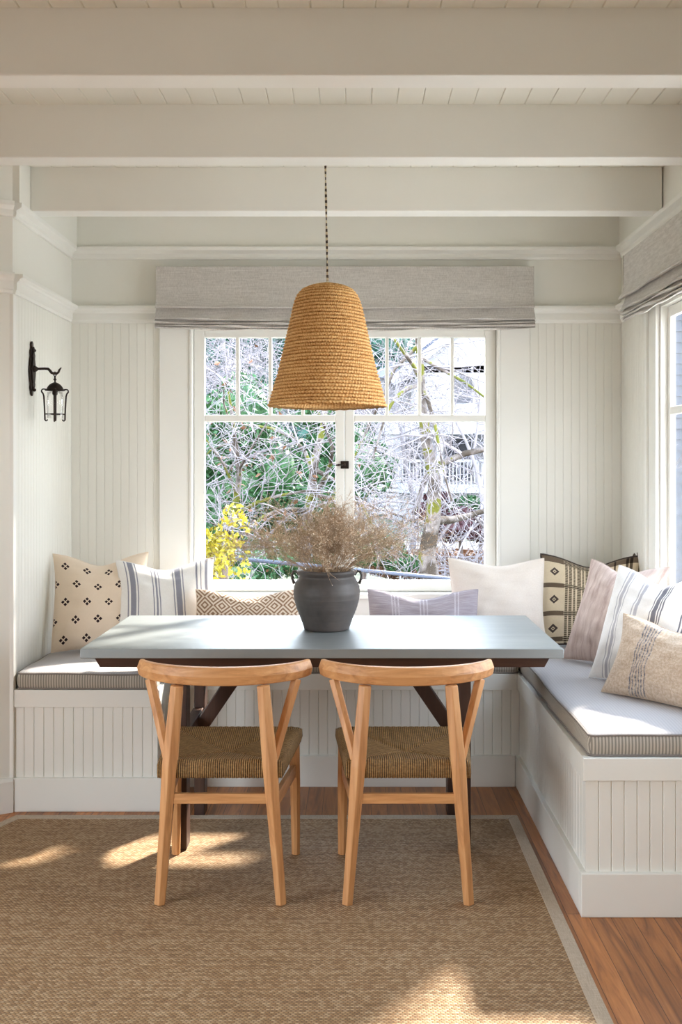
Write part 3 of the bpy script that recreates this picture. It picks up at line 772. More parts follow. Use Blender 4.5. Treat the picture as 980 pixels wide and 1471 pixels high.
# ------------------------------------------------------------ roman blinds
def blind(name, x0, x1, zt, zb, label, place):
    """profile in (out, z); swept along the width with a slight sag"""
    h = zt - zb
    prof = [(.055, zt), (.055, zt - .02), (.056, zb + .17), (.062, zb + .13), (.074, zb + .108), (.080, zb + .100), (.079, zb + .095), (.068, zb + .094), (.052, zb + .104), (.046, zb + .112),
            (.048, zb + .104), (.056, zb + .080), (.068, zb + .056), (.077, zb + .045), (.076, zb + .040), (.064, zb + .039), (.048, zb + .050),
            (.056, zb + .036), (.072, zb + .028), (.071, zb + .0235), (.060, zb + .023), (.046, zb + .034),
            (.054, zb + .020), (.067, zb + .0145), (.066, zb + .010), (.056, zb + .0095), (.044, zb + .02),
            (.050, zb + .008), (.058, zb + .003), (.056, zb - .001), (.046, zb - .001), (.030, zb + .008), (.020, zb + .10)]
    n = 60; mb = MB(); k = len(prof)
    for i in range(n + 1):
        t = i / n; x = x0 + (x1 - x0) * t
        sag = -.012 * math.sin(math.pi * t) ** .8
        edge = min(t, 1 - t)
        for j, (o, z) in enumerate(prof):
            low = max(0, min(1, (zb + .14 - z) / .14))
            wob = .0035 * math.sin(t * 17 + j * .5) + .0025 * math.sin(t * 41 + j * .8)
            dx = .008 * low * (1 if t > .5 else -1) * (edge < .02)
            oo = o + wob * low + .004 * low * math.sin(t * 9)
            mb.v.append(place(x + dx, oo, z + sag * low + wob * low * .8))
    for i in range(n):
        for j in range(k - 1):
            mb.f.append((i * k + j, i * k + j + 1, (i + 1) * k + j + 1, (i + 1) * k + j))
    root = empty(name, (0, 0, 0), label=label, cat='blind')
    o = mb.build('folded_fabric', SHADE, root, smooth=False, solid=.003)
    for p in o.data.polygons: p.use_smooth = True
    md = o.modifiers.new('es', 'EDGE_SPLIT'); md.split_angle = R(38)
    hb = MB()
    a = place(x0 + .003, .004, zt - .03); b_ = place(x1 - .003, .056, zt - .001)
    hb.box(min(a[0], b_[0]), max(a[0], b_[0]), min(a[1], b_[1]), max(a[1], b_[1]), a[2], b_[2]); hb.build('head_rail', SHADE, root)
    # returns at both ends
    for xe in (x0, x1):
        rm_ = MB(); q = .0015
        a = place(xe - q, .004, zb + .12); b_ = place(xe + q, .058, zt)
        rm_.box(min(a[0], b_[0]), max(a[0], b_[0]), min(a[1], b_[1]), max(a[1], b_[1]), a[2], b_[2]); rm_.build('side_return', SHADE, root)
    return root
blind('roman_blind', -.955, .860, 2.356, 2.06, 'grey linen roman blind folded up above the back window', lambda x, o, z: (x, 5.078 - o, z))
blind('roman_blind', -4.76, -2.62, 2.356, 2.06, 'grey linen roman blind above the right wall window, cut by the picture edge', lambda x, o, z: (1.282 - o, -x, z))

# ------------------------------------------------------------ rug
rug = empty('area_rug', (0, 2.6, 0), label='large natural woven sisal rug with pale bound edge under the chairs', cat='rug')
RX1, RYB_ = .602, 4.098
poly = [(-1.32, RYB_), (RX1, RYB_), (RX1, .4), (-1.95, .4), (-1.95, 2.62)]
outp = [(-1.345, RYB_ + .042), (RX1 + .042, RYB_ + .042), (RX1 + .042, .358), (-1.995, .358), (-1.995, 2.60)]
mb = MB(); mb.quadbox([(x, y - 2.6, .001) for x, y in reversed(poly)], [(x, y - 2.6, .011) for x, y in reversed(poly)]); mb.build('woven_field', RUG, rug)
for i in range(5):
    j = (i + 1) % 5
    a, b_, c, d = outp[i], outp[j], poly[j], poly[i]
    mb = MB(); mb.quadbox([(p[0], p[1] - 2.6, .001) for p in (d, c, b_, a)], [(p[0], p[1] - 2.6, .0125) for p in (d, c, b_, a)]); mb.build('binding', TAPE, rug, bevel=.002)

# ------------------------------------------------------------ table
TX0, TX1, TY0, TY1, TZ = -.958, .728, 3.635, 4.445, .76
tcx, tcy = (TX0 + TX1) / 2, (TY0 + TY1) / 2
tb = empty('dining_table', (tcx, tcy, 0), label='zinc-topped dining table with dark wooden trestle legs', cat='table')
hw, hd = (TX1 - TX0) / 2, (TY1 - TY0) / 2
MB().box(-hw, hw, -hd, hd, .726, TZ).build('table_top', ZINC, tb, bevel=.0035, seg=3)
def rect(hx, hy, z): return [(-hx, -hy, z), (hx, -hy, z), (hx, hy, z), (-hx, hy, z)]
MB().quadbox(rect(hw - .062, hd - .03, .690), rect(hw - .046, hd - .018, .7255)).build('under_board', DARK_X, tb, bevel=.002)
for sx in (-1, 1):
    for lx, ly, z0 in ((.512, 3.80 - tcy, .013), (.505, 4.20 - tcy, 0.0)):
        hx, hy = .021, .04
        MB().quadbox([(sx * lx - hx, ly - hy, z0), (sx * lx + hx, ly - hy, z0), (sx * lx + hx, ly + hy, z0), (sx * lx - hx, ly + hy, z0)],
                     [(sx * (lx + .0) - hx, ly - hy, .69), (sx * lx + hx, ly - hy, .69), (sx * lx + hx, ly + hy, .69), (sx * lx - hx, ly + hy, .69)]).build('leg', DARK_V, tb, bevel=.003)
    MB().box(sx * .508 - .02, sx * .508 + .02, 3.842 - tcy, 4.158 - tcy, .355, .435).build('end_rail', DARK_X, tb, bevel=.003)
    a = Vector((sx * .492, 0, .372)); b_ = Vector((sx * .275, 0, .69)); d = (b_ - a).normalized(); nn = Vector((-d.z, 0, d.x)) * .027
    MB().quadbox([a - nn + Vector((0, -.03, 0)), a + nn + Vector((0, -.03, 0)), a + nn + Vector((0, .03, 0)), a - nn + Vector((0, .03, 0))],
                 [b_ - nn + Vector((0, -.03, 0)), b_ + nn + Vector((0, -.03, 0)), b_ + nn + Vector((0, .03, 0)), b_ - nn + Vector((0, .03, 0))]).build('brace', DARK_V, tb, bevel=.003)

# ------------------------------------------------------------ chairs (local: back at y=0, front toward +y)
def make_chair():
    root = empty('dining_chair', (0, 0, 0), cat='chair')
    def railpt(t):     # t -1..1 along the bent top rail
        a = t * R(74); x = .283 * math.sin(a) / math.sin(R(74)) ; y = .135 * (1 - math.cos(a)) / (1 - math.cos(R(74)))
        return x, y
    mb = MB(); n = 28
    for i in range(n + 1):
        t = -1 + 2 * i / n; x, y = railpt(t); x2, y2 = railpt(t + .01); d = Vector((x2 - x, y2 - y)).normalized(); nr = Vector((d.y, -d.x))
        th = .030 - .012 * abs(t) ** 3; z0 = .692 + .010 * abs(t) ** 2; z1 = .749 + .004 * abs(t) ** 2; bow = .004
        for (o, z) in ((0, z0), (th, z0), (th + 0, z1), (.004, z1), (-.006, (z0 + z1) / 2)):
            mb.v.append((x - nr.x * o, y - nr.y * o, z))
        # outer edge first, inner edge second
    k = 5
    for i in range(n):
        for j in range(k):
            a = i * k + j; b_ = i * k + (j + 1) % k; mb.f.append((a, b_, b_ + k, a + k))
    mb.f.append(tuple(reversed(range(k)))); mb.f.append(tuple(n * k + j for j in range(k)))
    rl = mb.build('top_rail', CHAIR_X, root, bevel=.004, merge=1e-5)
    # the bent rail is two laminations high
    for s_ in (-1, 1):
        # rear leg: faceted, kinked at seat height
        lp = [(.192, .020, 0), (.172, .012, .25), (.158, .006, .44), (.148, .006, .55), (.136, .010, .692)]
        rr = [.0165, .0195, .0235, .0215, .0195]
        MB().tube([(s_ * x, y + .004, z) for x, y, z in lp], [r * 1.15 for r in rr], 6, ellipse=(1.0, 1.0)).build('leg', CHAIR_V, root, bevel=.002)
        # forked prong rising outward to the end of the rail
        pr = [(.164, .022, .43), (.180, .040, .50), (.208, .066, .60), (.236, .092, .697)]
        MB().tube([(s_ * x, y, z) for x, y, z in pr], [.013, .017, .0175, .0185], 6, ellipse=(1.0, .85)).build('prong', CHAIR_V, root, bevel=.002)
        # front leg
        MB().tube([(s_ * .214, .450, 0), (s_ * .212, .446, .25), (s_ * .207, .440, .435)], [.0155, .019, .0215], 8).build('leg', CHAIR_V, root, bevel=.001)
        # side stretcher
        p0 = Vector((s_ * .172, .022, .325)); p1 = Vector((s_ * .207, .438, .300)); hz, hx = .022, .009
        MB().quadbox([p0 + Vector(q) for q in ((-hx, 0, -hz), (hx, 0, -hz), (hx, 0, hz), (-hx, 0, hz))], [p1 + Vector(q) for q in ((-hx, 0, -hz), (hx, 0, -hz), (hx, 0, hz), (-hx, 0, hz))]).build('stretcher', CHAIR_Y, root, bevel=.003)
    MB().box(-.168, .168, .002, .020, .322, .354).build('stretcher', CHAIR_X, root, bevel=.003)
    # woven seat: boxed edge, four triangles sinking to the middle
    N = 44; mb = MB(); idx = {}
    def half(v): return .196 + (.232 - .196) * v     # rear to front half-width
    def P(u, v, z):   # u,v in 0..1
        return ((u * 2 - 1) * half(v), .006 + v * .442, z)
    def Z(u, v):
        a = abs(u * 2 - 1); b_ = abs(v * 2 - 1); m_ = max(a, b_)
        valley = abs(a - b_)
        sag = .034 * (1 - m_) ** .85
        ridge = -.006 * math.exp(-(valley / .05) ** 2) * (1 - m_ * .5)
        edge = -.012 * max(0, (m_ - .90) / .10) ** 2
        cordy = .0012 * abs(math.sin((u if b_ > a else v) * 66 * math.pi))
        return .462 - sag + ridge + edge + cordy
    N2 = 88
    for j in range(N2 + 1):
        for i in range(N2 + 1):
            u, v = i / N2, j / N2; mb.v.append(P(u, v, Z(u, v)))
    for j in range(N2):
        for i in range(N2):
            a = j * (N2 + 1) + i; mb.f.append((a, a + 1, a + N2 + 2, a + N2 + 1))
    # side band
    ring = [i for i in range(N2 + 1)] + [j * (N2 + 1) + N2 for j in range(1, N2 + 1)] + [N2 * (N2 + 1) + i for i in range(N2 - 1, -1, -1)] + [j * (N2 + 1) for j in range(N2 - 1, 0, -1)]
    prev = ring
    for off, z in ((.003, .445), (.004, .42), (.001, .403), (-.02, .400)):
        cur = []
        for q in ring:
            x, y, _ = mb.v[q]; d = Vector((x, y - .227)); nx = (x / .22) ** 9 if abs(x) < .3 else 0; ny = ((y - .227) / .221) ** 9
            mb.v.append((x + nx * off, y + ny * off, z + .0010 * math.sin(q * 2.2))); cur.append(len(mb.v) - 1)
        for i in range(len(ring)):
            a, b_ = prev[i], prev[(i + 1) % len(ring)]; mb.f.append((b_, a, cur[i], cur[(i + 1) % len(ring)]))
        prev = cur
    mb.f.append(tuple(prev))
    mb.build('woven_seat', CORD, root, smooth=True)
    return root
ch1 = make_chair(); ch1.location = (-.425, 3.278, .0128)
tag(ch1, 'blond wooden chair with woven seat, left of the two at the table', 'chair', 'chairs at the dining table')
ch2 = dup(ch1, (.168, 3.278, .0128)); ch2['label'] = 'blond wooden chair with woven seat, right of the two at the table'

# ------------------------------------------------------------ vase and dried flowers
vx, vy = -.110, 4.07
prof = [(.0, .004), (.080, .0), (.088, .004), (.093, .02), (.104, .05), (.118, .085), (.127, .12), (.130, .145), (.127, .168), (.119, .188), (.111, .200), (.107, .207),
        (.108, .212), (.114, .218), (.117, .224), (.116, .230), (.110, .233), (.104, .230), (.100, .222), (.098, .21), (.108, .19), (.118, .15), (.108, .09), (.08, .03), (.0, .02)]
vs = empty('vase', (vx, vy, TZ), label='dark grey clay urn with two small loop handles on the table', cat='vase')
import math as _m
pp = []
for (r0, z0), (r1, z1) in zip(prof, prof[1:]):
    n = max(1, int(abs(z1 - z0) / .006))
    for k in range(n): pp.append((r0 + (r1 - r0) * k / n + .0006 * math.sin((z0 + (z1 - z0) * k / n) * 420), z0 + (z1 - z0) * k / n))
pp.append(prof[-1])
MB().lathe([(max(0.0001, r), z) for r, z in pp], 72).build('body', CLAY, vs, smooth=True)
for s_ in (-1, 1):
    MB().tube([(s_ * .108, 0, .212), (s_ * .118, 0, .226), (s_ * .130, 0, .225), (s_ * .136, 0, .212), (s_ * .134, 0, .196), (s_ * .126, 0, .178)], [.005, .0055, .0055, .005, .005, .006], 10).build('handle', CLAY, vs, smooth=True)
fl = empty('dried_flowers', (vx, vy, TZ), label='spray of fine dried brown flowers standing in the dark urn', cat='flowers')
rnd = random.Random(5)
stems = MB(); tw = MB(); heads = MB()
def speck(mb, p, r, rnd):
    n = len(mb.v); d = [Vector((rnd.gauss(0, 1), rnd.gauss(0, 1), rnd.gauss(0, 1))).normalized() * r for _ in range(3)]
    mb.v += [tuple(p + d[0]), tuple(p + d[1]), tuple(p - d[0] * .6 + d[2] * .7), tuple(p - d[1] * .8)]
    mb.f += [(n, n + 1, n + 2), (n, n + 2, n + 3), (n, n + 1, n + 3), (n + 1, n + 2, n + 3)]
for k in range(170):
    a = rnd.uniform(0, 2 * math.pi); tilt = 84 * rnd.random() ** .75
    L = .11 + .13 * (tilt / 84) + .17 * rnd.random() ** 1.5
    d = Vector((math.sin(R(tilt)) * math.cos(a) * 1.0, math.sin(R(tilt)) * math.sin(a) * .8, math.cos(R(tilt))))
    p0 = Vector((math.cos(a) * .05 * rnd.random(), math.sin(a) * .05 * rnd.random(), .12)); p1 = Vector((d.x * .10, d.y * .10, .235 + .01 * d.z)); 
    if rnd.random() < .12: L *= 1.15
    p3 = p1 + d * L * (1 if tilt > 30 else .9); p2 = p1.lerp(p3, .5) + Vector((0, 0, .012 + .03 * tilt / 84))
    pts = [p0, p1, p2, p3]; stems.tube(pts, [.0011, .0010, .0008, .0004], 4, cap=False)
    for q in range(13):
        t = .08 + .92 * rnd.random() ** .7; b0 = p1.lerp(p2, t * 2) if t < .5 else p2.lerp(p3, (t - .5) * 2)
        e = (d * .6 + Vector((rnd.gauss(0, .6), rnd.gauss(0, .6), rnd.gauss(.15, .5)))).normalized() * rnd.uniform(.03, .075)
        mid = b0 + e * .5 + Vector((rnd.gauss(0, .005), rnd.gauss(0, .005), rnd.gauss(0, .005)))
        tw.tube([b0, mid, b0 + e], [.0008, .0006, .0004], 3, cap=False)
        for z in range(6):
            c = b0 + e * rnd.uniform(.3, 1.1) + Vector((rnd.gauss(0, .011), rnd.gauss(0, .011), rnd.gauss(0, .011)))
            tw.tube([mid.lerp(b0 + e, rnd.random()), c], [.0004, .0003], 3, cap=False)
            speck(heads, c, rnd.uniform(.0014, .0036), rnd)
tag(stems.build('stems', DRY, fl), kind='stuff'); tag(tw.build('twiglets', DRY, fl), kind='stuff'); tag(heads.build('seed_heads', DRYH, fl), kind='stuff')

# ------------------------------------------------------------ pendant lamp
px, py = -.105, 4.0
pz0, pz1 = 1.622, 2.088
ol = [(.227, 0), (.226, .006), (.219, .020), (.214, .045), (.208, .069), (.192, .123), (.179, .176), (.165, .229), (.153, .283), (.142, .336), (.134, .374), (.124, .406), (.113, .430), (.095, .449), (.070, .460), (.035, .466), (.012, .467)]
def along(path, step):
    out = [path[0]]; acc = 0
    for (r0, z0), (r1, z1) in zip(path, path[1:]):
        L = math.hypot(r1 - r0, z1 - z0); n = max(1, int(round(L / step)))
        for k in range(1, n + 1): out.append((r0 + (r1 - r0) * k / n, z0 + (z1 - z0) * k / n))
    return out
pts = along(ol, .0022); s_acc = 0; outer = []; arc = []
for i, (r, z) in enumerate(pts):
    if i: s_acc += math.hypot(r - pts[i - 1][0], z - pts[i - 1][1])
    j = min(i + 1, len(pts) - 1); h = max(i - 1, 0); tx, tz = pts[j][0] - pts[h][0], pts[j][1] - pts[h][1]; l = math.hypot(tx, tz) or 1
    nx, nz = tz / l, -tx / l; b_ = .0052 * abs(math.sin(math.pi * s_acc / .0132))
    outer.append((r + nx * b_ - .003, z + nz * b_)); arc.append(s_acc)
inner = [(max(.003, r - .012), z - (.008 if z > .4 else 0) + (.001)) for r, z in reversed(ol[1:])]
pl = empty('pendant_lamp', (px, py, pz0), label='bell-shaped woven straw pendant lamp hanging over the table', cat='pendant lamp')
seg = 160; mb = MB(); mb.uvs = []; arc2 = arc + [arc[-1] + .01 + .004 * q for q in range(len(inner))] + [0]; prof2 = outer + inner + [outer[0]]; k = len(prof2)
rnd = random.Random(3)
for j in range(seg):
    a = 2 * math.pi * j / seg
    for i, (r, z) in enumerate(prof2):
        wv = .0014 * math.sin(j * 2.1 + i * .9) + .0010 * math.sin(j * .31 + z * 30) + rnd.uniform(-.0007, .0007)
        if z < .012: wv += .0015 * math.sin(j * .9)
        mb.uvs.append((min(j, seg - j) * 2 / seg, arc2[i]))
        mb.v.append(((r + wv) * math.cos(a), (r + wv) * math.sin(a), z + .0012 * math.sin(a * 3) + (.0012 * math.sin(j * 1.3) if z < .02 else 0)))
for j in range(seg):
    j2 = (j + 1) % seg
    for i in range(k - 1): mb.f.append((j * k + i, j2 * k + i, j2 * k + i + 1, j * k + i + 1))
mb.build('shade', STRAW, pl, smooth=True)
MB().lathe([(.0001, .482), (.007, .482), (.0075, .478), (.0075, .462), (.018, .460), (.018, .42), (.0001, .42)], 24).build('cord_grip', plain('cream_plastic', g((206, 196, 176)), .5), pl, smooth=False)
zt = ZC - pz0
mb = MB()
for ph in (0, math.pi):
    mb.tube([(.0022 * math.cos(t * .045 * 1.0 + ph) - .010 * (t / 240) , .0022 * math.sin(t * .6 * .5 + ph), .482 + (zt - .482) * t / 240) for t in range(241)], .0026, 6)
mb.build('cord', FLEX, pl, smooth=True)
MB().lathe([(.0001, zt - .028), (.05, zt - .026), (.055, zt - .018), (.055, zt - .0005), (.0001, zt - .0005)], 32).build('ceiling_rose', plain('rose_paint', (.8, .78, .74), .4), pl, smooth=True)
MB().lathe([(.0001, .29), (.018, .296), (.028, .32), (.028, .345), (.014, .38), (.013, .42), (.0001, .42)], 24).build('bulb', plain('bulb_glass', (.85, .83, .78), .25), pl, smooth=True)

# ------------------------------------------------------------ wall lantern (on the left wall)
sx_, sy_, sz_ = XL + .001, 4.455, 1.80
sn = empty('wall_lantern', (sx_, sy_, sz_), label='dark bronze wall lantern on a bracket at the left wall', cat='wall lamp')
# shield-like back plate: outline in (y,z), thickness in x
out = []
halfs = [(0, .128), (.010, .122), (.013, .112), (.008, .102), (.010, .096), (.020, .088), (.023, .078), (.018, .066), (.024, .050), (.030, .030), (.034, .010), (.034, -.006), (.030, -.026), (.024, -.044), (.018, -.058), (.024, -.068), (.020, -.078), (.011, -.086), (.012, -.092), (.009, -.100), (0, -.106)]
outl = [(a, b_) for a, b_ in halfs] + [(-a, b_) for a, b_ in reversed(halfs[1:-1])]
mb = MB(); mb.prism(outl, (0, 0, 0), (0, 1, 0), (0, 0, 1), (.008, 0, 0)); mb.prism([(a * .7, b_ * .82) for a, b_ in outl], (.008, 0, 0), (0, 1, 0), (0, 0, 1), (.007, 0, 0))
mb.build('back_plate', IRON, sn, bevel=.0015)
for zz in (.088, -.080): MB().lathe([(.0001, 0), (.006, 0), (.0075, .004), (.005, .009), (.0001, .011)], 12).build('screw_knob', IRON, sn, smooth=True).rotation_euler = (0, R(90), 0)
for c, zz in zip([c for c in sn.children if c.name.startswith('screw_knob')], (.088, -.080)): c.location = (.012, 0, zz)
m = MB(); m.tube([(.012, 0, .010), (.022, 0, .010), (.030, 0, .010)], [.016, .012, .007], 12)
m.tube([(.026, 0, .010), (.06, 0, .011), (.074, 0, .010), (.082, 0, .002), (.088, 0, -.006), (.098, 0, -.010), (.110, 0, -.010), (.118, 0, -.004), (.122, 0, .006), (.130, 0, .016)], [.0055, .0055, .0058, .0062, .006, .0055, .0055, .005, .0045, .002], 10)
m.build('arm', IRON, sn, smooth=True)
lx = .103
lan = MB()
lan.tube([(lx + .006 * math.cos(t), 0, -.012 + .009 * math.sin(t)) for t in [i * math.pi / 6 for i in range(13)]], .0022, 6)
lan.lathe([(.0001, -.020), (.004, -.021), (.0042, -.026), (.003, -.029), (.0065, -.033), (.0065, -.037), (.003, -.041), (.004, -.046), (.006, -.048)], 16, (lx, 0, 0))
lan.build('finial', IRON, sn, smooth=True)
MB().lathe([(.005, -.047), (.014, -.051), (.024, -.058), (.031, -.067), (.036, -.077), (.042, -.0815), (.042, -.0835), (.034, -.081), (.024, -.066), (.010, -.056), (.001, -.054)], 32, (lx, 0, 0)).build('lantern_roof', IRON, sn, smooth=True)
for q in range(4):
    a = R(20 + 90 * q); c_, s_ = math.cos(a), math.sin(a)
    pth = [(.036, -.078), (.046, -.077), (.052, -.078), (.055, -.0825), (.0545, -.089), (.049, -.096), (.046, -.106), (.0445, -.130), (.0425, -.165), (.041, -.208), (.037, -.212), (.032, -.210), (.031, -.205)]
    MB().tube([(lx + r * c_, r * s_, z) for r, z in pth], [.0028] * 4 + [.0036] * 6 + [.0034, .003, .002], 8).build('cage_bar', IRON, sn, smooth=True)
MB().tube([(lx + .0425 * math.cos(t), .0425 * math.sin(t), -.183) for t in [R(20 + 90 * i) for i in range(5)]], .0028, 6).build('cage_ring', IRON, sn)
FROST = plain('milk_glass', (.62, .61, .58), .35, 0, 0, 5)
MB().lathe([(.016, -.086), (.034, -.090), (.036, -.13), (.034, -.200), (.032, -.200), (.034, -.13), (.032, -.092), (.016, -.088)], 32, (lx, 0, 0)).build('glass_cylinder', GLASS, sn, smooth=True)
MB().lathe([(.0001, -.070), (.011, -.072), (.011, -.098), (.006, -.105), (.0001, -.106)], 16, (lx, 0, 0)).build('lamp_holder', IRON, sn, smooth=True)

# ============================================================ outside
def px2(x, y, d): return Vector(((x - 510) * d / 1500, d, 1.4 - (y - 668) * d / 1500))
BARK = plain('pale_bark', (.20, .185, .20), .9, 0, .3, 8, .1, .35)
BARK2 = plain('grey_brown_bark', (.14, .11, .10), .9, 0, .3, 6, .1, .5)
def moss_bark():
    s = NT('mossy_bark'); o = s.obj(); f = s.noise(o, 3.2, 4, .6)
    c = s.ramp(f, [(.44, (.05, .04, .032)), (.54, (.17, .15, .145)), (.56, (.10, .10, .02)), (.7, (.07, .085, .02))])
    return s.bsdf(c, .95, normal=s.bump(s.noise(o, 30, 4), .5, .02), spec=.1)
MOSS = moss_bark()
def leafmat(name, c1, c2, c3=None):
    s = NT(name); gi = s.n('ShaderNodeObjectInfo'); o = s.obj()
    f = s.noise(o, 1.8, 3, .6); f2 = s.noise(o, 22, 2)
    t = s.ma('ADD', s.ma('MULTIPLY', f, .6), s.ma('MULTIPLY', f2, .45))
    return s.bsdf(s.ramp(t, [(.3, c1), (.55, c2), (.8, c3 or c2)]), .6, spec=.3)
IVY = leafmat('ivy_leaf', (.006, .018, .006), (.022, .075, .022), (.06, .13, .045))
FAR = leafmat('evergreen_leaf', (.008, .026, .018), (.024, .085, .06), (.06, .13, .09))
YEL = leafmat('yellow_leaf', (.12, .10, .006), (.26, .22, .01), (.36, .32, .03))
RED = leafmat('burgundy_leaf', (.02, .006, .008), (.05, .014, .018), (.09, .04, .035))
ORG = leafmat('orange_leaf', (.08, .03, .015), (.13, .06, .03))
GRS = leafmat('grass_ground', (.012, .02, .009), (.028, .042, .018), (.05, .045, .03))
# ground
mb = MB(); nx, ny = 60, 70
def gz(x, y):
    z = -1.9 + .9 * smoothstep((y - 8) / 14)
    z += 2.6 * smoothstep((-x + .2) / 6) * smoothstep((y - 9) / 16)
    z += .35 * smoothstep((y - 26) / 12)
    return z + .12 * math.sin(x * 1.3 + y * .7) + .08 * math.sin(x * 2.9 - y * 1.7)
for j in range(ny + 1):
    for i in range(nx + 1):
        x = -30 + i; y = 5.3 + j * 1.0
        mb.v.append((x, y, gz(x, y)))
for j in range(ny):
    for i in range(nx):
        a = j * (nx + 1) + i; mb.f.append((a, a + 1, a + nx + 2, a + nx + 1))
mb.build('ground', GRS, smooth=True)['kind'] = 'structure'
mb = MB(); mb.box(-30, -2.56, -20, 5.3, -.6, -.35); mb.box(-2.56, 1.5, -20, -2.65, -.6, -.35); mb.build('ground', plain('terrace_stone', (.16, .155, .14), .9))['kind'] = 'structure'; mb = MB(); mb.box(1.5, 9, -6, 5.3, -.75, -.5); mb.box(-3, 9, 5.301, 6.9, -.75, -.5); mb.build('ground', plain('pale_bounce_slab', (.50, .48, .44), .9))['kind'] = 'structure'  # pale slabs added out of view to bounce light up into the room
ROADM = plain('asphalt', (.045, .045, .05), .9, 0, .2, 30)
mb = MB()
for j in range(24):
    y = 24.0; 
MB().box(1.2, 12, 24, 29, -.95, -.72).build('street', ROADM, bevel=.02)['kind'] = 'structure'

def branch_tree(name, root_pt, dirv, length, rad, levels, seed, label, mat=BARK, trunkmat=None, kids=(5, 5, 4), droop=0.0, spread=.9, twig_rad=.004, cat='tree', group=None, minz=None, up=.15, leaves=None, nleaf=0, ratio=.62, wig=.16):
    rnd = random.Random(seed); trunk = MB(); twigs = MB(); tips = []
    rp = Vector(root_pt)
    def grow(p, d, L, r, lv):
        n = 7 if lv == 0 else (5 if lv < levels - 1 else 4)
        pts = [p.copy()]; rs = [r]; cur = p.copy(); dd = d.copy()
        for i in range(n):
            dd = (dd + Vector((rnd.gauss(0, wig), rnd.gauss(0, wig), rnd.gauss(0, wig) + (up if lv < 2 else 0) * .25 - droop * (.35 if lv >= 1 else 0)))).normalized()
            cur = cur + dd * L / n; pts.append(cur.copy()); rs.append(max(twig_rad * .5, r * (1 - .75 * (i + 1) / n)))
        (trunk if lv <= 1 else twigs).tube(pts, rs, 7 if lv == 0 else (5 if lv == 1 else 3), cap=False)
        tips.append(pts[-1])
        if lv < levels:
            m_ = kids[min(lv, len(kids) - 1)]
            for q in range(m_):
                t = rnd.uniform(.25 if lv == 0 else .12, 1.0); ii = min(n - 1, int(t * n)); bp = pts[ii].lerp(pts[ii + 1], t * n - ii)
                base = (pts[ii + 1] - pts[ii]).normalized()
                side = Vector((rnd.gauss(0, 1), rnd.gauss(0, 1), rnd.gauss(0, .7))).normalized()
                nd = (base * (1 - spread * .5) + side * spread).normalized()
                grow(bp, nd, L * ratio * rnd.uniform(.7, 1.15), max(twig_rad, rs[ii] * .55), lv + 1)
    grow(Vector((0, 0, 0)), Vector(dirv).normalized(), length, rad, 0)
    gzz = gz(rp.x, rp.y) - rp.z - .1
    if gzz < 0: trunk.tube([(rad * .4, 0, gzz), (rad * .1, 0, gzz * .5), (0, 0, .02)], [rad * 1.5, rad * 1.15, rad], 7)
    root = empty(name, (rp.x, rp.y, rp.z), label=label, cat=cat, group=group)
    trunk.build('trunk', trunkmat or mat, root, smooth=True)
    if twigs.v: tag(twigs.build('twigs', mat, root, smooth=True), kind='stuff')
    if leaves:
        lm = MB()
        for k in range(nleaf):
            p = rnd.choice(tips) + Vector((rnd.gauss(0, .05), rnd.gauss(0, .05), rnd.gauss(0, .05))); leafq(lm, p, rnd.uniform(.02, .045), rnd)
        tag(lm.build('leaves', leaves, root), kind='stuff')
    return root
def leafq(mb, p, s_, rnd):
    n = len(mb.v); a = Vector((rnd.gauss(0, 1), rnd.gauss(0, 1), rnd.gauss(0, 1))).normalized(); b_ = a.orthogonal().normalized(); b_.rotate(Matrix.Rotation(rnd.uniform(0, 6.28), 3, a))
    c = a.cross(b_)
    mb.v += [tuple(p - b_ * s_), tuple(p + c * s_ * .5 + a * s_ * .1), tuple(p + b_ * s_), tuple(p - c * s_ * .5 + a * s_ * .1)]; mb.f.append((n, n + 1, n + 2, n + 3))
def bush(name, c, rad, n, mat, seed, label, size=.05, cat='bush', group=None, stem=True, blobs=9, inner=True):
    rnd = random.Random(seed); mb = MB(); rad = Vector(rad)
    bl_ = [(Vector((rnd.gauss(0, .45) * rad.x, rnd.gauss(0, .45) * rad.y, rnd.gauss(0, .42) * rad.z)), rnd.uniform(.35, .6)) for _ in range(blobs)]
    for k in range(n):
        bc, br_ = bl_[k % blobs]
        d = Vector((rnd.gauss(0, 1), rnd.gauss(0, 1), rnd.gauss(0, 1))).normalized() * rnd.uniform(.75, 1.0)
        p = bc + Vector((d.x * rad.x, d.y * rad.y, d.z * rad.z)) * br_
        leafq(mb, p, size * rnd.uniform(.6, 1.3), rnd)
    # dark inner mass so that the bush is not see-through
    root = empty(name, Vector(c), label=label, cat=cat, group=group)
    tag(mb.build('foliage', mat, root), kind='stuff')
    cm = MB()
    for bc, br_ in bl_:
        k_ = 8; r_ = br_ * .72
        prof = [(max(.001, math.cos(R(-90 + 180 * i / k_)) * r_), math.sin(R(-90 + 180 * i / k_)) * r_) for i in range(k_ + 1)]
        n0 = len(cm.v); cm.lathe(prof, 10)
        for q in range(n0, len(cm.v)):
            x, y, z = cm.v[q]; cm.v[q] = (bc.x + x * rad.x, bc.y + y * rad.y, bc.z + z * rad.z)
    if inner: cm.build('inner_growth', mat, root, smooth=True)
    if stem:
        MB().tube([(0, 0, gz(c[0], c[1]) - c[2] - .15), (0.03, 0, 0)], [.06, .03], 6).build('stem', BARK2, root)
    return root
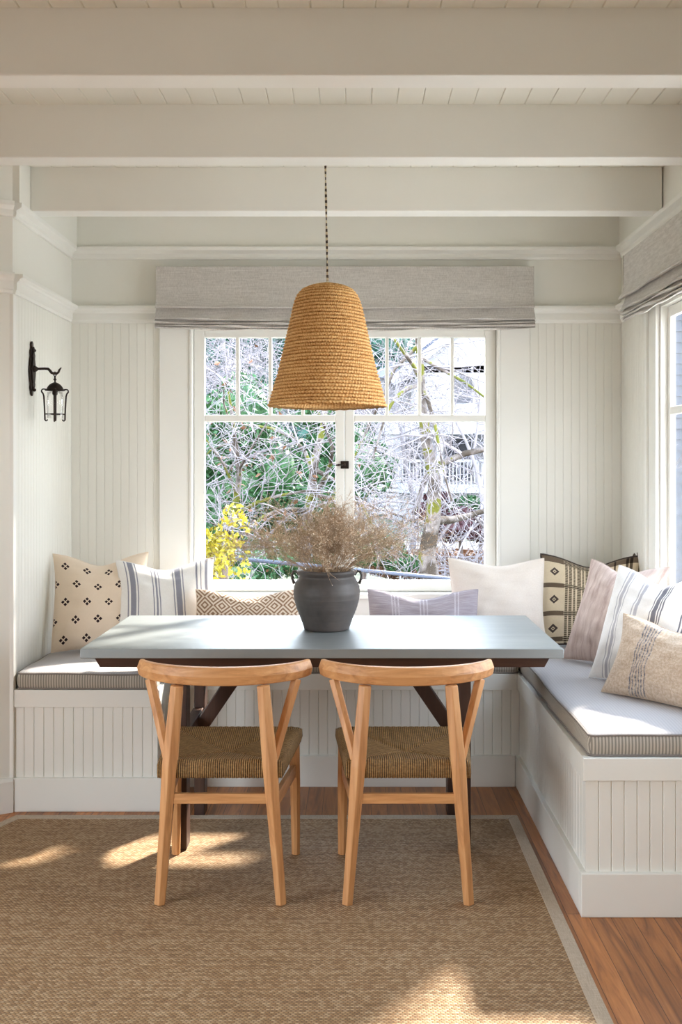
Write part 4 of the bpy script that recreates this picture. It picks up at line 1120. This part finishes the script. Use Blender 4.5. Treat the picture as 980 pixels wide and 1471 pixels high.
# greenery, left
bush('ivy_thicket', px2(345, 690, 15), (1.0, .8, 1.1), 9000, IVY, 21, 'dense green ivy thicket seen in the left half of the back window', .05, 'bush', blobs=14)
bush('ivy_thicket', px2(430, 720, 17), (1.3, .8, 1.0), 7000, IVY, 22, 'green ivy thicket just behind the dried flowers in the window view', .055, 'bush', blobs=12)
bush('ivy_thicket', px2(320, 810, 14), (1.2, .7, .45), 5000, IVY, 23, 'low green ground cover at the lower left of the window view', .045, 'bush')
bush('evergreen_tree', px2(390, 480, 34), (2.4, 1.6, 1.7), 9000, FAR, 24, 'blue-green evergreen in the third and second top left window lights', .12, 'tree', blobs=14)
bush('evergreen_tree', px2(305, 520, 30), (.9, 1.2, 1.5), 5000, FAR, 25, 'blue-green evergreen in the leftmost top window light', .10, 'tree')
bush('evergreen_tree', px2(450, 640, 32), (2.2, 1.2, 1.6), 7000, FAR, 35, 'blue-green evergreen far behind the centre window post', .11, 'tree', blobs=14)
bush('garden_shrub', px2(660, 745, 16), (.55, .5, .28), 3500, RED, 26, 'burgundy-leaved shrub below the white porch', .04)
bush('garden_shrub', px2(690, 745, 24), (.9, .6, .45), 3500, IVY, 27, 'green shrub in front of the porch at the right window edge', .06)
bush('garden_shrub', px2(520, 790, 13), (.7, .6, .25), 3500, IVY, 28, 'low green shrub beside the mossy tree trunk', .045)
bush('garden_shrub', px2(600, 810, 19), (1.6, .6, .3), 4500, ORG, 29, 'low rusty-leaved ground shrub beneath the mossy tree', .05)
bush('garden_shrub', px2(316, 800, 7.2), (.20, .18, .22), 800, YEL, 30, 'bright yellow-leaved shrub at the lower left corner of the window', .026, blobs=16, inner=False)
# trees
TG = 'bare winter trees outside the window'
branch_tree('bare_tree', px2(622, 850, 9), (-.10, .02, 1), 2.3, .085, 4, 41, 'bare tree with thick mossy trunk in the right half of the window', MOSS and BARK, MOSS, kids=(8, 6, 5, 4), droop=.35, spread=1.0, twig_rad=.0045, group=TG, up=.1)
branch_tree('bare_tree', px2(440, 860, 11), (-.03, 0, 1), 2.6, .075, 4, 42, 'pale bare tree behind the vase in the left half of the window', BARK, MOSS, kids=(7, 5, 4, 3), droop=.25, spread=1.0, twig_rad=.0045, group=TG)
branch_tree('bare_tree', px2(308, 840, 10), (-.02, 0, 1), 1.9, .05, 4, 43, 'slim mossy tree at the left edge of the back window', BARK, MOSS, kids=(7, 6, 5, 3), droop=.2, spread=.9, twig_rad=.0045, group=TG, leaves=ORG, nleaf=160)
branch_tree('bare_tree', px2(350, 800, 22), (.05, 0, 1), 4.2, .07, 4, 44, 'distant pale bare tree crowding the top left window lights', BARK, BARK, kids=(10, 7, 5, 4), droop=.0, spread=.9, twig_rad=.009, group=TG)
branch_tree('bare_tree', px2(470, 800, 24), (-.05, 0, 1), 4.4, .07, 4, 45, 'distant pale bare tree beside the centre window post', BARK, BARK, kids=(10, 7, 5, 4), droop=.0, spread=.9, twig_rad=.009, group=TG)
branch_tree('bare_tree', px2(590, 800, 26), (.02, 0, 1), 4.6, .09, 4, 46, 'distant pale bare tree rising in front of the white house roof', BARK, BARK, kids=(7, 5, 4, 3), droop=.05, spread=.9, twig_rad=.009, group=TG)
branch_tree('bare_tree', px2(730, 860, 12), (-.25, 0, 1), 2.2, .05, 4, 47, 'bare tree with arching twigs at the right edge of the back window', BARK, BARK, kids=(7, 5, 5, 4), droop=.45, spread=1.0, twig_rad=.0045, group=TG)
# rail outside
m = MB(); a, b_ = px2(270, 796, 7.5), px2(720, 838, 7.5)
BLUE = plain('blue_grey_paint', (.035, .045, .075), .5)
rr_ = empty('garden_handrail', a, label='blue-grey pipe handrail crossing the foot of the window view', cat='handrail')
MB().tube([(0, 0, 0), tuple(b_ - a)], .014, 10).build('rail_pipe', BLUE, rr_, smooth=True)
for t in (.02, .5, .98):
    p = (b_ - a) * t; MB().tube([tuple(p), (p.x, p.y, gz(a.x + p.x, 7.5) - a.z - .05)], .012, 8).build('post', BLUE, rr_, smooth=True)
# wire fence
fa = px2(575, 800, 15); fz0 = gz(fa.x, 15)
wf = empty('wire_fence', (fa.x, 15, fz0), label='thin wire garden fence low behind the cream pillow', cat='fence')
WIRE = plain('fence_wire', (.22, .22, .24), .5, .3)
m = MB(); hgt = fa.z - fz0
for k in range(31): m.tube([(k * .05, 0, 0), (k * .05, 0, hgt)], .003, 3)
for k in range(12): m.tube([(0, 0, hgt * (k + 1) / 12), (1.5, 0, hgt * (k + 1) / 12)], .003, 3)
m.build('mesh_panel', WIRE, wf)
for q in (0, 1.5): MB().tube([(q, 0, -.05), (q, 0, hgt + .04)], .016, 6).build('post', WIRE, wf)

# white house across the street
HW = plain('house_white', (.33, .33, .35), .7, 0, 0, 1, .3, .05); HD = plain('house_dark', (.05, .05, .06), .5); HR = plain('slate_roof', (.04, .05, .08), .8, 0, .3, 3)
HG = plain('house_glass', (.05, .05, .06), .2)
hs = empty('house', px2(640, 735, 40), label='white gabled house with porch across the street, seen through the window', cat='house')
O = hs.location.copy()
def hb(name, x0, x1, y0, y1, d0, d1, mat, parent=None, bevel=0, dref=40):
    p, q = px2(x0, y0, dref) - O, px2(x1, y1, dref) - O
    return MB().box(min(p.x, q.x), max(p.x, q.x), d0, d1, min(p.z, q.z), max(p.z, q.z)).build(name, mat, parent or hs, bevel=bevel)
hb('upper_wall', 600, 850, 520, 612, 1.6, 8, HW)
hb('porch_back_wall', 560, 850, 612, 700, 3.2, 8, HW)
hb('lower_wall', 560, 850, 706, 760, 0.2, 8, HW)
hb('porch_floor', 540, 850, 696, 708, -.1, 3.3, HW)
hb('porch_beam', 545, 850, 606, 624, -.1, 1.8, HW)
for x in (556, 628, 700, 772): hb('porch_column', x, x + 9, 624, 696, 0, .25, HW)
hb('porch_rail', 560, 850, 660, 664, .02, .12, HW)
for k in range(34):
    x = 562 + k * 5.2; hb('baluster', x, x + 1.6, 664, 696, .04, .1, HW)
for x0, x1 in ((585, 620), (650, 690), (722, 762)):
    f = hb('window', x0, x1, 628, 692, 3.1, 3.22, HD)
    hb('pane', x0 + 3, x1 - 3, 631, 689, 3.05, 3.1, HG, f)
# arched attic window
ap = px2(670, 575, 40) - O; pr = [(-.42, 0), (.42, 0), (.42, .75)] + [(.42 * math.cos(R(a)), .75 + .42 * math.sin(R(a))) for a in range(15, 180, 15)] + [(-.42, .75)]
MB().prism(pr, (ap.x, 1.62, ap.z), (1, 0, 0), (0, 0, 1), (0, -.08, 0)).build('attic_window', HG, hs)
# gable
A_, B_, C_ = px2(572, 530, 40) - O, px2(725, 410, 40) - O, px2(880, 530, 40) - O
MB().quadbox([(A_.x, 1.6, A_.z), (C_.x, 1.6, C_.z), (B_.x, 1.6, B_.z)], [(A_.x, 1.9, A_.z), (C_.x, 1.9, C_.z), (B_.x, 1.9, B_.z)]).build('gable', HW, hs)
for S_, T_ in ((A_, B_), (C_, B_)):
    dd = (T_ - S_).normalized(); nn = Vector((-dd.z, 0, dd.x)) if S_ is A_ else Vector((dd.z, 0, -dd.x))
    s2 = S_ - dd * .4
    MB().prism([(0, 0), ((T_ - s2).length, 0), ((T_ - s2).length, .12), (0, .12)], (s2.x, 1.2, s2.z), dd, nn, (0, 7, 0)).build('main_roof', HR, hs)
    MB().prism([(0, -.35), ((T_ - s2).length, -.35), ((T_ - s2).length, 0), (0, 0)], (s2.x, 1.15, s2.z), dd, nn, (0, .4, 0)).build('barge_board', HW, hs)
# side wing with blue roof
hb('wing_wall', 520, 602, 524, 740, 5.0, 9, HW)
a1, a2, a3, a4 = (px2(512, 528, 40) - O, px2(612, 528, 40) - O, px2(612, 478, 40) - O, px2(540, 478, 40) - O)
MB().quadbox([(p.x, 4.6 + i, p.z) for p, i in ((a1, 0), (a2, 0), (a3, 2.2), (a4, 2.2))], [(p.x, 4.9 + i, p.z) for p, i in ((a1, 0), (a2, 0), (a3, 2.2), (a4, 2.2))]).build('wing_roof', HR, hs)
st_ = None
for k in range(8): hb('step', 530, 572, 690 + k * 6, 693.5 + k * 6, -.2 - k * .25, .1 - k * .25, HW)

SID = plain('grey_blue_siding', (.05, .06, .085), .8, 0, 0, 3)
nb_ = empty('house', (6.8, 17.0, -1.9), label='blue-grey sided neighbouring house glimpsed through the right wall window', cat='house')
mb = MB(); mb.box(-3.0, 4.0, -2.0, 3.0, 0, 6.4)
mb.build('siding_wall', SID, nb_)
mb = MB()
for k in range(40): mb.prism([(0, 0), (.03, 0), (.008, .15), (0, .15)], (-3.0, -2.0, .1 + k * .155), (0, -1, 0), (0, 0, 1), (7.0, 0, 0))
tag(mb.build('clapboards', SID, nb_), kind='stuff')
f = MB().box(-1.0, .2, -2.06, -2.0, 2.6, 4.2).build('window', HW, nb_); MB().box(-.92, .12, -2.08, -2.06, 2.68, 4.12).build('pane', HG, f)
MB().quadbox([(-3.4, -2.4, 6.3), (4.4, -2.4, 6.3), (4.4, 3.4, 6.3), (-3.4, 3.4, 6.3)], [(-.5, -2.4, 8.2), (1.5, -2.4, 8.2), (1.5, 3.4, 8.2), (-.5, 3.4, 8.2)]).build('roof', HR, nb_)
